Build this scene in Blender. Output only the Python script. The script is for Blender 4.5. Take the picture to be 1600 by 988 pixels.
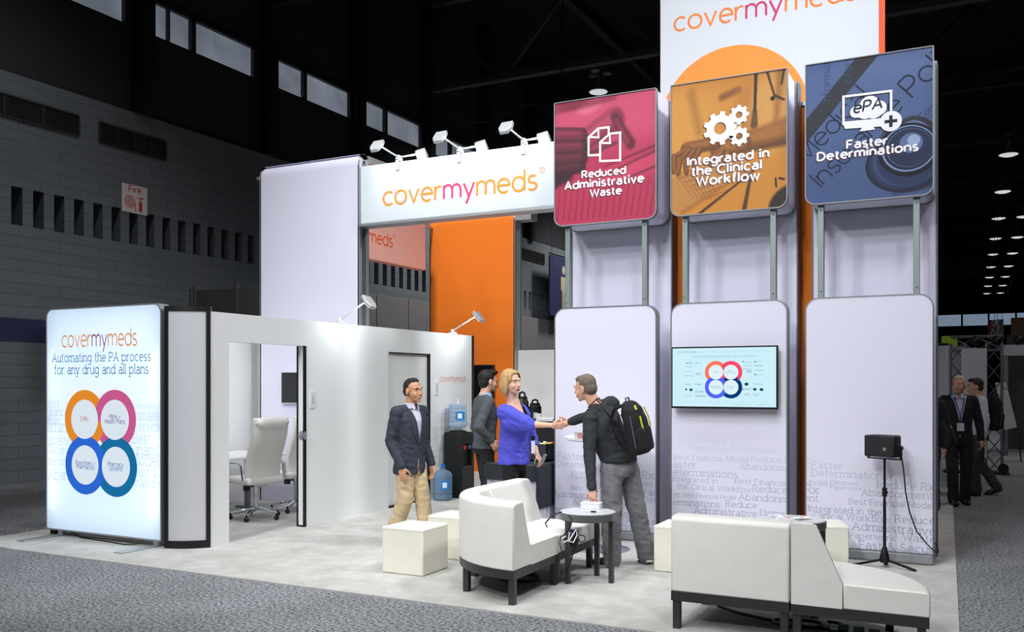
import bpy, bmesh, math, random
import numpy as np
from mathutils import Vector, Matrix, Euler
from mathutils.bvhtree import BVHTree
random.seed(7)
for o in list(bpy.data.objects): bpy.data.objects.remove(o)
S = bpy.context.scene
C = S.collection
R = math.radians

# ------------------------------------------------------------------ camera
FPX, CH, HY, YAW = 1420.0, 1.7, 598.0, R(26.9)     # focal length (px of a 1600x988 frame), eye height, horizon row
cam = bpy.data.objects.new('camera', bpy.data.cameras.new('camera')); C.objects.link(cam)
cam.location = (0, 0, CH); cam.rotation_euler = (R(90), 0, YAW)
cam.data.sensor_width = 36; cam.data.lens = FPX / 1600 * 36
cam.data.shift_y = (HY - 494) / 1600
cam.data.clip_start = .05; cam.data.clip_end = 400
S.camera = cam
FW = Vector((-math.sin(YAW), math.cos(YAW), 0)); RT = Vector((math.cos(YAW), math.sin(YAW), 0)); UP = Vector((0, 0, 1))

# ------------------------------------------------------------------ world, light, exposure
S.view_settings.view_transform = 'Standard'; S.view_settings.look = 'None'
S.view_settings.gamma = 1; S.view_settings.use_curve_mapping = False
S.view_settings.exposure = 0.0
w = bpy.data.worlds.new('World'); S.world = w; w.use_nodes = True
w.node_tree.nodes['Background'].inputs[0].default_value = (.55, .62, .75, 1)
w.node_tree.nodes['Background'].inputs[1].default_value = .012
try:
    S.cycles.use_denoising = True; S.cycles.max_bounces = 6; S.cycles.sample_clamp_indirect = 4
except Exception: pass

def lamp(name, loc, target, power, size=.8, spot=None, blend=.6, col=(1, .99, .97), shape='DISK'):
    """hall high-bay lamps, added fill spots and booth lamps: spot (cone) or area"""
    l = bpy.data.lights.new(name, 'SPOT' if spot else 'AREA')
    l.energy = power; l.color = col
    if spot: l.spot_size = R(spot); l.spot_blend = blend; l.shadow_soft_size = size
    else: l.shape = shape; l.size = size
    o = bpy.data.objects.new(name, l); C.objects.link(o); o.location = loc
    o.rotation_euler = (Vector(target) - Vector(loc)).to_track_quat('-Z', 'Y').to_euler()
    return o
# high-bay lamps of the hall over the booth, with added fill spots among them
for k, (x, y, z, tx, ty, tz, e) in enumerate([
        (-6.2, 1.6, 11.0, -5.6, 9.0, 1.2, 850), (-2.6, 1.0, 11.0, -2.6, 9.3, 1.2, 850), (0.6, 2.6, 11.0, -2.0, 9.3, 1.2, 700),
        (-3.0, -9.0, 10.0, -2.5, 6.5, 0.4, 2600),  # added front fill that brightens the low faces of the seating
        (-4.4, -5.0, 10.5, -3.6, 10.0, 2.2, 1700), (-9.0, -2.0, 10.5, -5.0, 10.5, 2.0, 1300), (3.6, -1.5, 10.5, -2.4, 9.5, 2.0, 750),  # three added fill spots that soften the shadows
        (2.5, 8.5, 10.5, -6.9, 9.5, 1.4, 2600), (4.5, 14.0, 10.5, -6.9, 10.5, 1.4, 2400),  # added side spots that brighten the meeting room wall
        (-6.5, 7.2, 11.0, -6.2, 9.0, 0.0, 1000), (-1.8, 6.0, 11.0, -2.0, 7.5, 0.0, 900), (-8.6, 11.0, 11.0, -8.4, 15.0, 2.5, 2200)]):
    lamp('hall_and_fill_light', (x, y, z), (tx, ty, tz), e, .5, spot=60, blend=.85, col=(.97, .98, 1))
for x, y, e in [(5.0, 17, 600), (-11.0, 24, 2600), (-11.5, 9.0, 480), (-11.0, 33, 2200), (4.5, 30, 1500), (4.5, 60, 1600), (-2.5, 30, 500)]:   # the rest of the hall, sparser
    lamp('hall_and_fill_light', (x, y, 10.6), (x, y, 0), e, .6, spot=120, blend=.7)
lamp('hall_and_fill_light', (-5.5, -1.2, 11.0), (-6.5, 4.2, 0), 950, .6, spot=75, blend=.9)
# lamps hidden behind the top of the tall tower that wash its face
lamp('tower_wash_light', (-2.9, 9.6, 7.6), (-2.4, 10.5, 5.2), 4, .3)
lamp('tower_wash_light', (-1.3, 9.6, 7.6), (-1.8, 10.5, 5.2), 4, .3)

# ------------------------------------------------------------------ pixel helpers (a point at a known distance, or on a known plane)
def at(px, py, d):
    p = FW * d + RT * ((px - 800) / FPX * d); p.z = CH - (py - HY) * d / FPX; return p
def ony(px, py, Y):
    k = (px - 800) / FPX; return at(px, py, Y / (FW.y + RT.y * k))
def onx(px, py, X):
    k = (px - 800) / FPX; return at(px, py, X / (FW.x + RT.x * k))
def ground(px, py, z=0): return at(px, py, (CH - z) * FPX / (py - HY))

# ------------------------------------------------------------------ materials
def lin(c):
    return tuple(((v / 255) / 12.92 if v / 255 <= .04045 else ((v / 255 + .055) / 1.055) ** 2.4) for v in c)
MATS = {}
def mat(name, col, rough=.6, metal=0, bump=0, bscale=60, var=0, vscale=8, emit=0, trans=0, spec=None, alpha=1, coat=0, ior=1.45, stretch=None, tl=0):
    if name in MATS: return MATS[name]
    m = bpy.data.materials.new(name); m.use_nodes = True; MATS[name] = m
    n = m.node_tree.nodes; L = m.node_tree.links; b = n['Principled BSDF']
    c = lin(col) + (1,)
    b.inputs['Base Color'].default_value = c; b.inputs['Roughness'].default_value = rough; b.inputs['Metallic'].default_value = metal
    b.inputs['IOR'].default_value = ior
    if spec is not None: b.inputs['Specular IOR Level'].default_value = spec
    if coat: b.inputs['Coat Weight'].default_value = coat
    if trans: b.inputs['Transmission Weight'].default_value = trans
    if alpha < 1: b.inputs['Alpha'].default_value = alpha
    if emit: b.inputs['Emission Color'].default_value = c; b.inputs['Emission Strength'].default_value = emit
    if var or bump:
        tc = n.new('ShaderNodeTexCoord'); mp = n.new('ShaderNodeMapping'); L.new(tc.outputs['Object'], mp.inputs[0])
        if stretch: mp.inputs['Scale'].default_value = stretch
    if var:
        t = n.new('ShaderNodeTexNoise'); t.inputs['Scale'].default_value = vscale; t.inputs['Detail'].default_value = 4
        L.new(mp.outputs[0], t.inputs['Vector'])
        r = n.new('ShaderNodeMapRange'); r.inputs[1].default_value = .3; r.inputs[2].default_value = .7
        r.inputs[3].default_value = 1 - var; r.inputs[4].default_value = 1 + var; L.new(t.outputs['Fac'], r.inputs[0])
        mx = n.new('ShaderNodeVectorMath'); mx.operation = 'SCALE'; mx.inputs[0].default_value = c[:3]
        L.new(r.outputs[0], mx.inputs['Scale']); L.new(mx.outputs[0], b.inputs['Base Color'])
    if bump:
        t2 = n.new('ShaderNodeTexNoise'); t2.inputs['Scale'].default_value = bscale; t2.inputs['Detail'].default_value = 3
        L.new(mp.outputs[0], t2.inputs['Vector'])
        bp = n.new('ShaderNodeBump'); bp.inputs['Strength'].default_value = bump; bp.inputs['Distance'].default_value = .02
        L.new(t2.outputs['Fac'], bp.inputs['Height']); L.new(bp.outputs[0], b.inputs['Normal'])
    return m
def glow(name, col, strength):
    if name in MATS: return MATS[name]
    m = bpy.data.materials.new(name); m.use_nodes = True; MATS[name] = m
    n = m.node_tree.nodes; n.remove(n['Principled BSDF']); e = n.new('ShaderNodeEmission')
    e.inputs[0].default_value = lin(col) + (1,); e.inputs[1].default_value = strength
    m.node_tree.links.new(e.outputs[0], n['Material Output'].inputs[0]); return m
def printed(name, rough=.6):
    if name in MATS: return MATS[name]
    m = bpy.data.materials.new(name); m.use_nodes = True; MATS[name] = m
    n = m.node_tree.nodes; a = n.new('ShaderNodeVertexColor'); a.layer_name = 'print'
    b = n['Principled BSDF']; b.inputs['Roughness'].default_value = rough
    m.node_tree.links.new(a.outputs[0], b.inputs['Base Color']); return m

fabric = mat('panel_fabric', (226, 225, 243), .85, bump=.05, bscale=300)
fabricw = mat('white_fabric', (216, 223, 230), .85, bump=.05, bscale=300)
orangef = mat('orange_fabric', (250, 128, 28), .8, bump=.05, bscale=300)
orangedk = mat('orange_dark_fabric', (226, 118, 26), .8)
alu = mat('brushed_aluminium', (150, 156, 160), .38, .85)
alul = mat('light_aluminium', (186, 190, 194), .4, .7)
postm = mat('grey_green_post', (140, 152, 150), .45, .4)
whitep = mat('white_laminate', (236, 238, 238), .5)
blackp = mat('black_plastic', (16, 17, 19), .45)
blackm = mat('black_edge', (12, 13, 14), .5)
chrome = mat('chrome', (215, 218, 222), .12, 1)
leather = mat('white_leatherette', (240, 239, 233), .42, bump=.12, bscale=9, var=.015)
leather2 = mat('cream_leatherette', (238, 236, 222), .45, bump=.1, bscale=7, var=.02)
sofaleg = mat('charcoal_metal', (70, 70, 72), .4, .5)
INK = {}
def ink(col, e=0):
    k = (col, e)
    if k not in INK: INK[k] = glow('backlit_ink_%02x%02x%02x' % col, col, e) if e else mat('ink_%02x%02x%02x' % col, col, .7)
    return INK[k]

# ------------------------------------------------------------------ objects
ORG = {}
def tag(o, label=None, cat=None, group=None, kind=None):
    if label: o['label'] = label
    if cat: o['category'] = cat
    if group: o['group'] = group
    if kind: o['kind'] = kind
    return o
def thing(name, label, cat, loc=(0, 0, 0), rz=0, group=None):
    o = bpy.data.objects.new(name, None); C.objects.link(o); o.empty_display_size = .1
    o.location = loc; o.rotation_euler = (0, 0, rz); ORG[o.name] = (Vector(loc), rz)
    return tag(o, label, cat, group)
def kids(o): return [c for c in bpy.data.objects if c.parent == o]
def copy_tree(o, parent=None):
    c = o.copy(); C.objects.link(c); c.parent = parent
    if o.name in ORG: ORG[c.name] = ORG[o.name]
    for ch in kids(o): copy_tree(ch, c)
    return c
class MB:
    def __init__(s): s.v = []; s.f = []; s.m = []; s.mats = []
    def mi(s, m):
        if m is None: return 0
        if m not in s.mats: s.mats.append(m)
        return s.mats.index(m)
    def add(s, vs, fs, m=None):
        b = len(s.v); s.v += [Vector(v) for v in vs]; k = s.mi(m)
        for f in fs: s.f.append([b + i for i in f]); s.m.append(k)
        return s
    def box(s, a, b, m=None, M=None):
        x0, y0, z0 = a; x1, y1, z1 = b
        vs = [Vector(p) for p in ((x0,y0,z0),(x1,y0,z0),(x1,y1,z0),(x0,y1,z0),(x0,y0,z1),(x1,y0,z1),(x1,y1,z1),(x0,y1,z1))]
        if M: vs = [M @ v for v in vs]
        return s.add(vs, [(3,2,1,0),(4,5,6,7),(0,1,5,4),(1,2,6,5),(2,3,7,6),(3,0,4,7)], m)
    def bar(s, p, q, wx, wy, m=None, up=UP):
        p, q = Vector(p), Vector(q); d = (q - p).normalized(); u = Vector(up)
        if abs(d.dot(u)) > .99: u = Vector((0, 1, 0))
        a = d.cross(u).normalized(); b = a.cross(d)
        vs = [c + a * i * wx / 2 + b * j * wy / 2 for c in (p, q) for i, j in ((-1,-1),(1,-1),(1,1),(-1,1))]
        return s.add(vs, [(3,2,1,0),(4,5,6,7),(0,1,5,4),(1,2,6,5),(2,3,7,6),(3,0,4,7)], m)
    def prism(s, poly, o, U, V, N, h, m=None):
        o, U, V, N = Vector(o), Vector(U), Vector(V), Vector(N); n = len(poly)
        vs = [o + U * a + V * b for a, b in poly] + [o + U * a + V * b + N * h for a, b in poly]
        return s.add(vs, [list(range(n))[::-1], list(range(n, 2 * n))] + [(i, (i + 1) % n, n + (i + 1) % n, n + i) for i in range(n)], m)
    def frame(s, outer, inner, o, U, V, N, h, m=None):
        o, U, V, N = Vector(o), Vector(U), Vector(V), Vector(N); n = len(outer)
        P = lambda q, k: [o + U * a + V * b + N * k for a, b in q]
        vs = P(outer, 0) + P(inner, 0) + P(outer, h) + P(inner, h); fs = []
        for i in range(n):
            j = (i + 1) % n
            fs += [(i, j, n + j, n + i), (2*n + i, 3*n + i, 3*n + j, 2*n + j), (i, 2*n + i, 2*n + j, j), (n + i, n + j, 3*n + j, 3*n + i)]
        return s.add(vs, fs, m)
    def tube(s, pts, r, m=None, n=8, closed=False):
        pts = [Vector(p) for p in pts]; k = len(pts); rs = r if isinstance(r, (list, tuple)) else [r] * k
        vs = []; prev = None
        for i, p in enumerate(pts):
            t = (pts[min(i + 1, k - 1)] - pts[max(i - 1, 0)])
            if closed: t = pts[(i + 1) % k] - pts[i - 1]
            t.normalize()
            if prev is None: a = t.orthogonal().normalized()
            else: a = (prev - t * prev.dot(t)).normalized()
            prev = a; b = t.cross(a)
            vs += [p + (a * math.cos(2*math.pi*j/n) + b * math.sin(2*math.pi*j/n)) * rs[i] for j in range(n)]
        fs = [(i*n + j, i*n + (j+1) % n, ((i+1) % k)*n + (j+1) % n, ((i+1) % k)*n + j) for i in range(k if closed else k - 1) for j in range(n)]
        if not closed: fs += [list(range(n))[::-1], [(k-1)*n + j for j in range(n)]]
        return s.add(vs, fs, m)
    def lathe(s, prof, c, m=None, n=28, ax=None):
        c = Vector(c); vs = []; k = len(prof)
        M = Matrix.Identity(3) if ax is None else Vector((0,0,1)).rotation_difference(Vector(ax)).to_matrix()
        for r, z in prof: vs += [c + M @ Vector((r*math.cos(2*math.pi*j/n), r*math.sin(2*math.pi*j/n), z)) for j in range(n)]
        fs = [(i*n + j, i*n + (j+1) % n, (i+1)*n + (j+1) % n, (i+1)*n + j) for i in range(k-1) for j in range(n)]
        fs += [list(range(n))[::-1], [(k-1)*n + j for j in range(n)]]
        return s.add(vs, fs, m)
    def ball(s, c, r, m=None, n=14, M=None):
        c = Vector(c); rr = Vector(r) if hasattr(r, '__len__') else Vector((r, r, r)); vs = []; k = n // 2 + 1
        for i in range(k):
            t = math.pi * i / (k - 1)
            for j in range(n):
                p = Vector((rr.x*math.sin(t)*math.cos(2*math.pi*j/n), rr.y*math.sin(t)*math.sin(2*math.pi*j/n), rr.z*math.cos(t)))
                vs.append(c + (M @ p if M else p))
        return s.add(vs, [(i*n + j, (i+1)*n + j, (i+1)*n + (j+1) % n, i*n + (j+1) % n) for i in range(k-1) for j in range(n)], m)
    def build(s, name, m=None, parent=None, smooth=False, bevel=0, seg=2, local=False):
        me = bpy.data.meshes.new(name); vs = s.v
        root = parent
        while root is not None and root.parent is not None: root = root.parent
        if root is not None and not local:
            loc, rz = ORG[root.name]; Mi = Matrix.Rotation(-rz, 3, 'Z'); vs = [Mi @ (v - loc) for v in vs]
        me.from_pydata([tuple(v) for v in vs], [], s.f)
        for q in (s.mats or [m]): me.materials.append(q)
        if s.mats: me.polygons.foreach_set('material_index', s.m)
        bm = bmesh.new(); bm.from_mesh(me)
        if not s.mats or True: bmesh.ops.remove_doubles(bm, verts=bm.verts, dist=1e-6)
        if bevel or smooth: bmesh.ops.recalc_face_normals(bm, faces=bm.faces)
        bm.to_mesh(me); bm.free()
        if smooth:
            me.polygons.foreach_set('use_smooth', [True] * len(me.polygons))
            try: me.set_sharp_from_angle(angle=R(42))
            except Exception: pass
        me.update()
        o = bpy.data.objects.new(name, me); C.objects.link(o)
        if parent is not None: o.parent = parent
        if bevel:
            b = o.modifiers.new('bevel', 'BEVEL'); b.width = bevel; b.segments = seg; b.limit_method = 'ANGLE'; b.angle_limit = R(35); b.harden_normals = False
            me.polygons.foreach_set('use_smooth', [True] * len(me.polygons))
            try: me.set_sharp_from_angle(angle=R(42))
            except Exception: pass
        return o
def struct(name, mb, m, parent=None, **k):
    o = mb.build(name, m, parent, **k)
    if parent is None: o['kind'] = 'structure'
    return o
def rrect(x0, z0, x1, z1, r, n=8):
    rs = r if isinstance(r, (list, tuple)) else [r] * 4   # bl, br, tr, tl
    P = []
    for (cx, cz, a), q in zip(((x0 + rs[0], z0 + rs[0], 180), (x1 - rs[1], z0 + rs[1], 270), (x1 - rs[2], z1 - rs[2], 0), (x0 + rs[3], z1 - rs[3], 90)), rs):
        P += [(cx + q*math.cos(R(a + 90*i/n)), cz + q*math.sin(R(a + 90*i/n))) for i in range(n + 1)]
    return P

# ------------------------------------------------------------------ lettering: a stroke alphabet with optional slab serifs
A = lambda cx, cy, rx, ry, a0, a1: ('a', cx, cy, rx, ry, a0, a1)
GL = {
 'a': (.84, [[A(.45,.66,.36,.34,150,0), (.81,0)], [A(.43,.29,.40,.29,0,360)]]),
 'b': (.95, [[(0,1.5),(0,0)], [A(.47,.5,.47,.5,0,360)]]), 'c': (.82, [[A(.48,.5,.48,.5,48,312)]]),
 'd': (.95, [[(.95,1.5),(.95,0)], [A(.48,.5,.47,.5,0,360)]]), 'e': (.92, [[(.03,.53),(.92,.53),A(.48,.5,.46,.5,4,312)]]),
 'f': (.5, [[A(.5,1.2,.3,.3,80,180),(.2,0)], [(0,1),(.5,1)]]),
 'g': (.93, [[A(.46,.52,.46,.48,0,360)], [(.92,1),(.92,-.1),A(.47,-.1,.45,.4,0,-150)]]),
 'h': (.85, [[(0,1.5),(0,0)], [A(.425,.56,.425,.44,180,0),(.85,0)]]), 'i': (.1, [[(.05,1),(.05,0)], ['dot',(.05,1.36)]]),
 'j': (.2, [[(.15,1),(.15,-.2),A(-.1,-.2,.25,.28,0,-90)], ['dot',(.15,1.36)]]),
 'k': (.8, [[(0,1.5),(0,0)], [(.75,1),(.05,.42)], [(.28,.62),(.8,0)]]), 'l': (.1, [[(.05,1.5),(.05,0)]]),
 'm': (1.42, [[(0,1),(0,0)], [A(.355,.6,.355,.4,180,0),(.71,0)], [A(1.065,.6,.355,.4,180,0),(1.42,0)]]),
 'n': (.85, [[(0,1),(0,0)], [A(.425,.56,.425,.44,180,0),(.85,0)]]), 'o': (.98, [[A(.49,.5,.49,.5,0,360)]]),
 'p': (.95, [[(0,1),(0,-.5)], [A(.47,.5,.47,.5,0,360)]]), 'q': (.95, [[(.95,1),(.95,-.5)], [A(.48,.5,.47,.5,0,360)]]),
 'r': (.5, [[(0,1),(0,0)], [A(.42,.52,.42,.46,180,72)]]),
 's': (.66, [[A(.34,.745,.29,.255,35,265),A(.33,.245,.33,.255,88,-145)]]),
 't': (.5, [[(.2,1.35),(.2,.25),A(.45,.25,.25,.25,180,290)], [(0,1),(.5,1)]]),
 'u': (.85, [[(0,1),(0,.42),A(.42,.42,.42,.42,180,360)], [(.85,1),(.85,0)]]), 'v': (.84, [[(0,1),(.42,0),(.84,1)]]),
 'w': (1.25, [[(0,1),(.32,0),(.625,.95),(.93,0),(1.25,1)]]), 'x': (.8, [[(0,1),(.8,0)], [(.8,1),(0,0)]]),
 'y': (.86, [[(0,1),(.44,.02)], [(.86,1),(.22,-.5)]]), 'z': (.75, [[(0,1),(.75,1),(0,0),(.75,0)]]),
 'A': (1.2, [[(0,0),(.6,1.42),(1.2,0)], [(.22,.5),(.98,.5)]]),
 'B': (.95, [[(0,0),(0,1.42)], [(0,1.42),(.5,1.42),A(.5,1.08,.36,.34,90,-90),(0,.74)], [(.5,.74),A(.53,.37,.4,.37,90,-90),(0,0)]]),
 'C': (1.1, [[A(.68,.71,.68,.71,48,312)]]), 'D': (1.15, [[(0,0),(0,1.42)], [(0,1.42),(.45,1.42),A(.45,.71,.7,.71,90,-90),(0,0)]]),
 'E': (.9, [[(0,0),(0,1.42)], [(0,1.42),(.88,1.42)], [(0,.74),(.75,.74)], [(0,0),(.9,0)]]),
 'F': (.85, [[(0,0),(0,1.42)], [(0,1.42),(.85,1.42)], [(0,.72),(.7,.72)]]),
 'H': (1.1, [[(0,0),(0,1.42)], [(1.1,0),(1.1,1.42)], [(0,.74),(1.1,.74)]]),
 'I': (.1, [[(.05,0),(.05,1.42)]]), 'M': (1.35, [[(0,0),(.05,1.42)], [(.05,1.42),(.675,.1),(1.3,1.42)], [(1.3,1.42),(1.35,0)]]),
 'P': (.9, [[(0,0),(0,1.42)], [(0,1.42),(.5,1.42),A(.5,1.03,.4,.39,90,-90),(0,.64)]]),
 'R': (1.0, [[(0,0),(0,1.42)], [(0,1.42),(.5,1.42),A(.5,1.05,.38,.37,90,-90),(0,.68)], [(.45,.68),(.98,0)]]),
 'S': (.85, [[A(.42,1.06,.38,.36,35,265),A(.42,.35,.42,.35,88,-145)]]), 'W': (1.7, [[(0,1.42),(.43,0),(.85,1.3),(1.27,0),(1.7,1.42)]]),
 '&': (1.2, [[(1.2,0),(.28,1.05),A(.5,1.15,.25,.27,200,-30),(.2,.62),A(.45,.33,.4,.33,130,340),(1.15,.75)]]),
 '+': (.8, [[(0,.6),(.8,.6)], [(.4,.2),(.4,1)]]), '.': (.1, [['dot',(.05,.06)]]), ',': (.1, [[(.08,.1),(0,-.2)]]),
 '0': (.9, [[A(.45,.71,.45,.71,0,360)]]), '2': (.85, [[A(.42,1.02,.38,.38,160,-35),(0,0),(.85,0)]]),
 '3': (.85, [[A(.4,1.05,.36,.36,150,-85),A(.4,.36,.43,.36,85,-150)]]), '5': (.85, [[(.78,1.42),(.12,1.42),(.05,.8),A(.4,.45,.44,.45,120,-150)]]),
 '6': (.9, [[A(.46,.46,.44,.46,0,360)], [(.75,1.42),A(.46,.46,.44,.46,150,180)]]), '9': (.9, [[A(.45,.96,.44,.46,0,360)], [(.15,0),A(.45,.96,.44,.46,-30,0)]]),
 'N': (1.1, [[(0,0),(0,1.42)], [(0,1.42),(1.1,0)], [(1.1,0),(1.1,1.42)]]), 'K': (1.0, [[(0,0),(0,1.42)], [(.95,1.42),(.05,.6)], [(.35,.85),(1,0)]]),
 'G': (1.15, [[A(.68,.71,.68,.71,48,340),(1.28,.68),(.8,.68)]]), 'O': (1.3, [[A(.65,.71,.65,.71,0,360)]]), 'Q': (1.3, [[A(.65,.71,.65,.71,0,360)], [(.8,.4),(1.25,-.1)]]),
 'L': (.8, [[(0,1.42),(0,0),(.8,0)]]), 'T': (1.0, [[(0,1.42),(1,1.42)], [(.5,1.42),(.5,0)]]), '1': (.5, [[(.05,1.15),(.35,1.42),(.35,0)]]), '4': (.9, [[(.65,0),(.65,1.42),(0,.42),(.9,.42)]]), '8': (.85, [[A(.42,1.06,.34,.36,0,360)], [A(.42,.36,.4,.36,0,360)]]),
 '/': (.6, [[(0,-.1),(.6,1.5)]]), '%': (1.2, [[A(.25,1.1,.24,.3,0,360)], [A(.95,.3,.24,.3,0,360)], [(.15,0),(1.05,1.42)]]),
 '7': (.8, [[(0,1.42),(.8,1.42),(.25,0)]]),
}
def expand(st):
    P = []
    for q in st:
        if q[0] == 'a':
            _, cx, cy, rx, ry, a0, a1 = q; n = max(4, int(abs(a1 - a0) / 18))
            P += [(cx + rx*math.cos(R(a0 + (a1-a0)*i/n)), cy + ry*math.sin(R(a0 + (a1-a0)*i/n))) for i in range(n + 1)]
        else: P.append(q)
    return P
def ribbon(P, w):
    out = []; n = len(P)
    Q = [Vector(p) for p in P]; off = []
    closed = (Q[0] - Q[-1]).length < 1e-4 and n > 4
    for i in range(n):
        a = Q[i-1] if i else (Q[-2] if closed else Q[i]); b = Q[i+1] if i < n-1 else (Q[1] if closed else Q[i])
        d1 = (Q[i] - a); d2 = (b - Q[i])
        d1 = d1.normalized() if d1.length > 1e-6 else d2.normalized(); d2 = d2.normalized() if d2.length > 1e-6 else d1
        t = d1 + d2
        t = t.normalized() if t.length > .2 else d1
        nn = Vector((-t.y, t.x)); c = max(.5, nn.dot(Vector((-d1.y, d1.x)))); off.append(nn * (w / 2 / c))
    for i in range(n - 1):
        out.append([tuple(Q[i] - off[i]), tuple(Q[i+1] - off[i+1]), tuple(Q[i+1] + off[i+1]), tuple(Q[i] + off[i])])
    return out
def glyphs(txt, w=.17, serif=0, gap=None, slant=0):
    """polygons in units of the x-height, and the total width"""
    gap = gap if gap is not None else (.13 + w * .8 if not serif else .24 + w * .7)
    x = 0; polys = []
    for ch in txt:
        if ch == ' ': x += .72; continue
        wd, sts = GL[ch]
        ps = []
        for st in sts:
            if st[0] == 'dot':
                cx, cy = st[1]; ps.append([(cx + w*.6*math.cos(R(45*i)), cy + w*.6*math.sin(R(45*i))) for i in range(8)]); continue
            P = expand(st); ps += ribbon(P, w)
            if serif and (P[0] != P[-1]):
                serif_ = serif * 1.5
                for e, nb, raw in ((P[0], P[1], st[0]), (P[-1], P[-2], st[-1])):
                    dx, dy = e[0]-nb[0], e[1]-nb[1]
                    if raw[0] == 'a' : continue
                    if abs(dy) > .5 * math.hypot(dx, dy) and min(abs(e[1]-k) for k in (0, 1, 1.5, 1.42, -.5)) < .03:
                        sg = 1 if e[1] < nb[1] else -1; h = w * .85; l = serif_ * (.85 if sg < 0 else 1)
                        r_ = serif_ if sg > 0 or ch in 'vwyxAWMI' else w / 2
                        ps.append([(e[0]-l, e[1]), (e[0]+r_, e[1]), (e[0]+r_, e[1]+sg*h), (e[0]-l, e[1]+sg*h)])
        polys += [[(a + x + b * slant, b) for a, b in p] for p in ps]
        x += wd + gap
    return polys, x - gap
def clip(poly, x0, y0, x1, y1):
    for ax, lim, sg in ((0, x0, 1), (0, x1, -1), (1, y0, 1), (1, y1, -1)):
        out = []
        for i in range(len(poly)):
            p, q = poly[i-1], poly[i]; a, b = (p[ax]-lim)*sg, (q[ax]-lim)*sg
            if (a >= 0) != (b >= 0):
                t = a / (a - b); out.append((p[0] + t*(q[0]-p[0]), p[1] + t*(q[1]-p[1])))
            if b >= 0: out.append(q)
        poly = out
        if len(poly) < 3: return None
    return poly
class Print:
    """flat printed artwork on a plane: o + U*u + V*v, lifted by layers along N"""
    def __init__(s, o, U, V, N): s.o, s.U, s.V, s.N = Vector(o), Vector(U), Vector(V), Vector(N); s.mb = MB(); s.lim = None; s.n = 0
    def poly(s, p, m, lay=1):
        if s.lim: p = clip(p, *s.lim)
        if not p: return
        a = sum(p[i-1][0]*p[i][1] - p[i][0]*p[i-1][1] for i in range(len(p)))
        if abs(a) < 1e-9: return
        if a < 0: p = p[::-1]
        s.n += 1; z_ = .0004*lay + .000005*(s.n % 60)
        s.mb.add([s.o + s.U*a_ + s.V*b + s.N*z_ for a_, b in p], [list(range(len(p)))], m)
    def text(s, t, u0, u1, v, m, w=.17, serif=0, hs=1.0, lay=2, rot=0, gap=None, slant=0, size=None):
        """fits t between u0 and u1 on the baseline v (hs: height against width)"""
        ps, W = glyphs(t, w, serif, gap, slant); k = (u1 - u0) / W if size is None else size; c, sn = math.cos(rot), math.sin(rot)
        for p in ps: s.poly([(u0 + a*k*c - b*k*hs*sn, v + a*k*sn + b*k*hs*c) for a, b in p], m, lay)
        return k
    def logo(s, u0, u1, v, w=.15, hs=1.0, cols=None, lay=2, part=('cover', 'my', 'meds'), reg=False):
        tot = ''.join(part); _, W = glyphs(tot, w); k = (u1-u0)/W; x = u0
        for t, m in zip(part, cols):
            if not t: continue
            ps, wd = glyphs(t, w)
            for p in ps: s.poly([(x + a*k, v + b*k*hs) for a, b in p], m, lay)
            x += (wd + .13 + w*.8) * k
        if reg:
            r = .22 * k; cx, cy = u1 + .42*k, v + 1.3*k*hs
            s.ring(cx, cy, r, r*.82, cols[0], lay); s.text('R', cx - r*.35, cx + r*.4, cy - r*.45, cols[0], .16, lay=lay)
    def ring(s, u, v, r1, r0, m, lay=2, a0=0, a1=360, n=48, hs=1):
        for i in range(n):
            t0, t1 = R(a0 + (a1-a0)*i/n), R(a0 + (a1-a0)*(i+1)/n)
            s.poly([(u + r0*math.cos(t0), v + hs*r0*math.sin(t0)), (u + r1*math.cos(t0), v + hs*r1*math.sin(t0)), (u + r1*math.cos(t1), v + hs*r1*math.sin(t1)), (u + r0*math.cos(t1), v + hs*r0*math.sin(t1))], m, lay)
    def disc(s, u, v, r, m, lay=2, n=40, hs=1): s.poly([(u + r*math.cos(2*math.pi*i/n), v + hs*r*math.sin(2*math.pi*i/n)) for i in range(n)], m, lay)
    def line(s, P, w, m, lay=2):
        for q in ribbon(P, w): s.poly(q, m, lay)
    def build(s, name, parent, label=None):
        if not s.mb.f: return None
        o = s.mb.build(name, None, parent)
        if label: o['label'] = label
        return o

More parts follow.
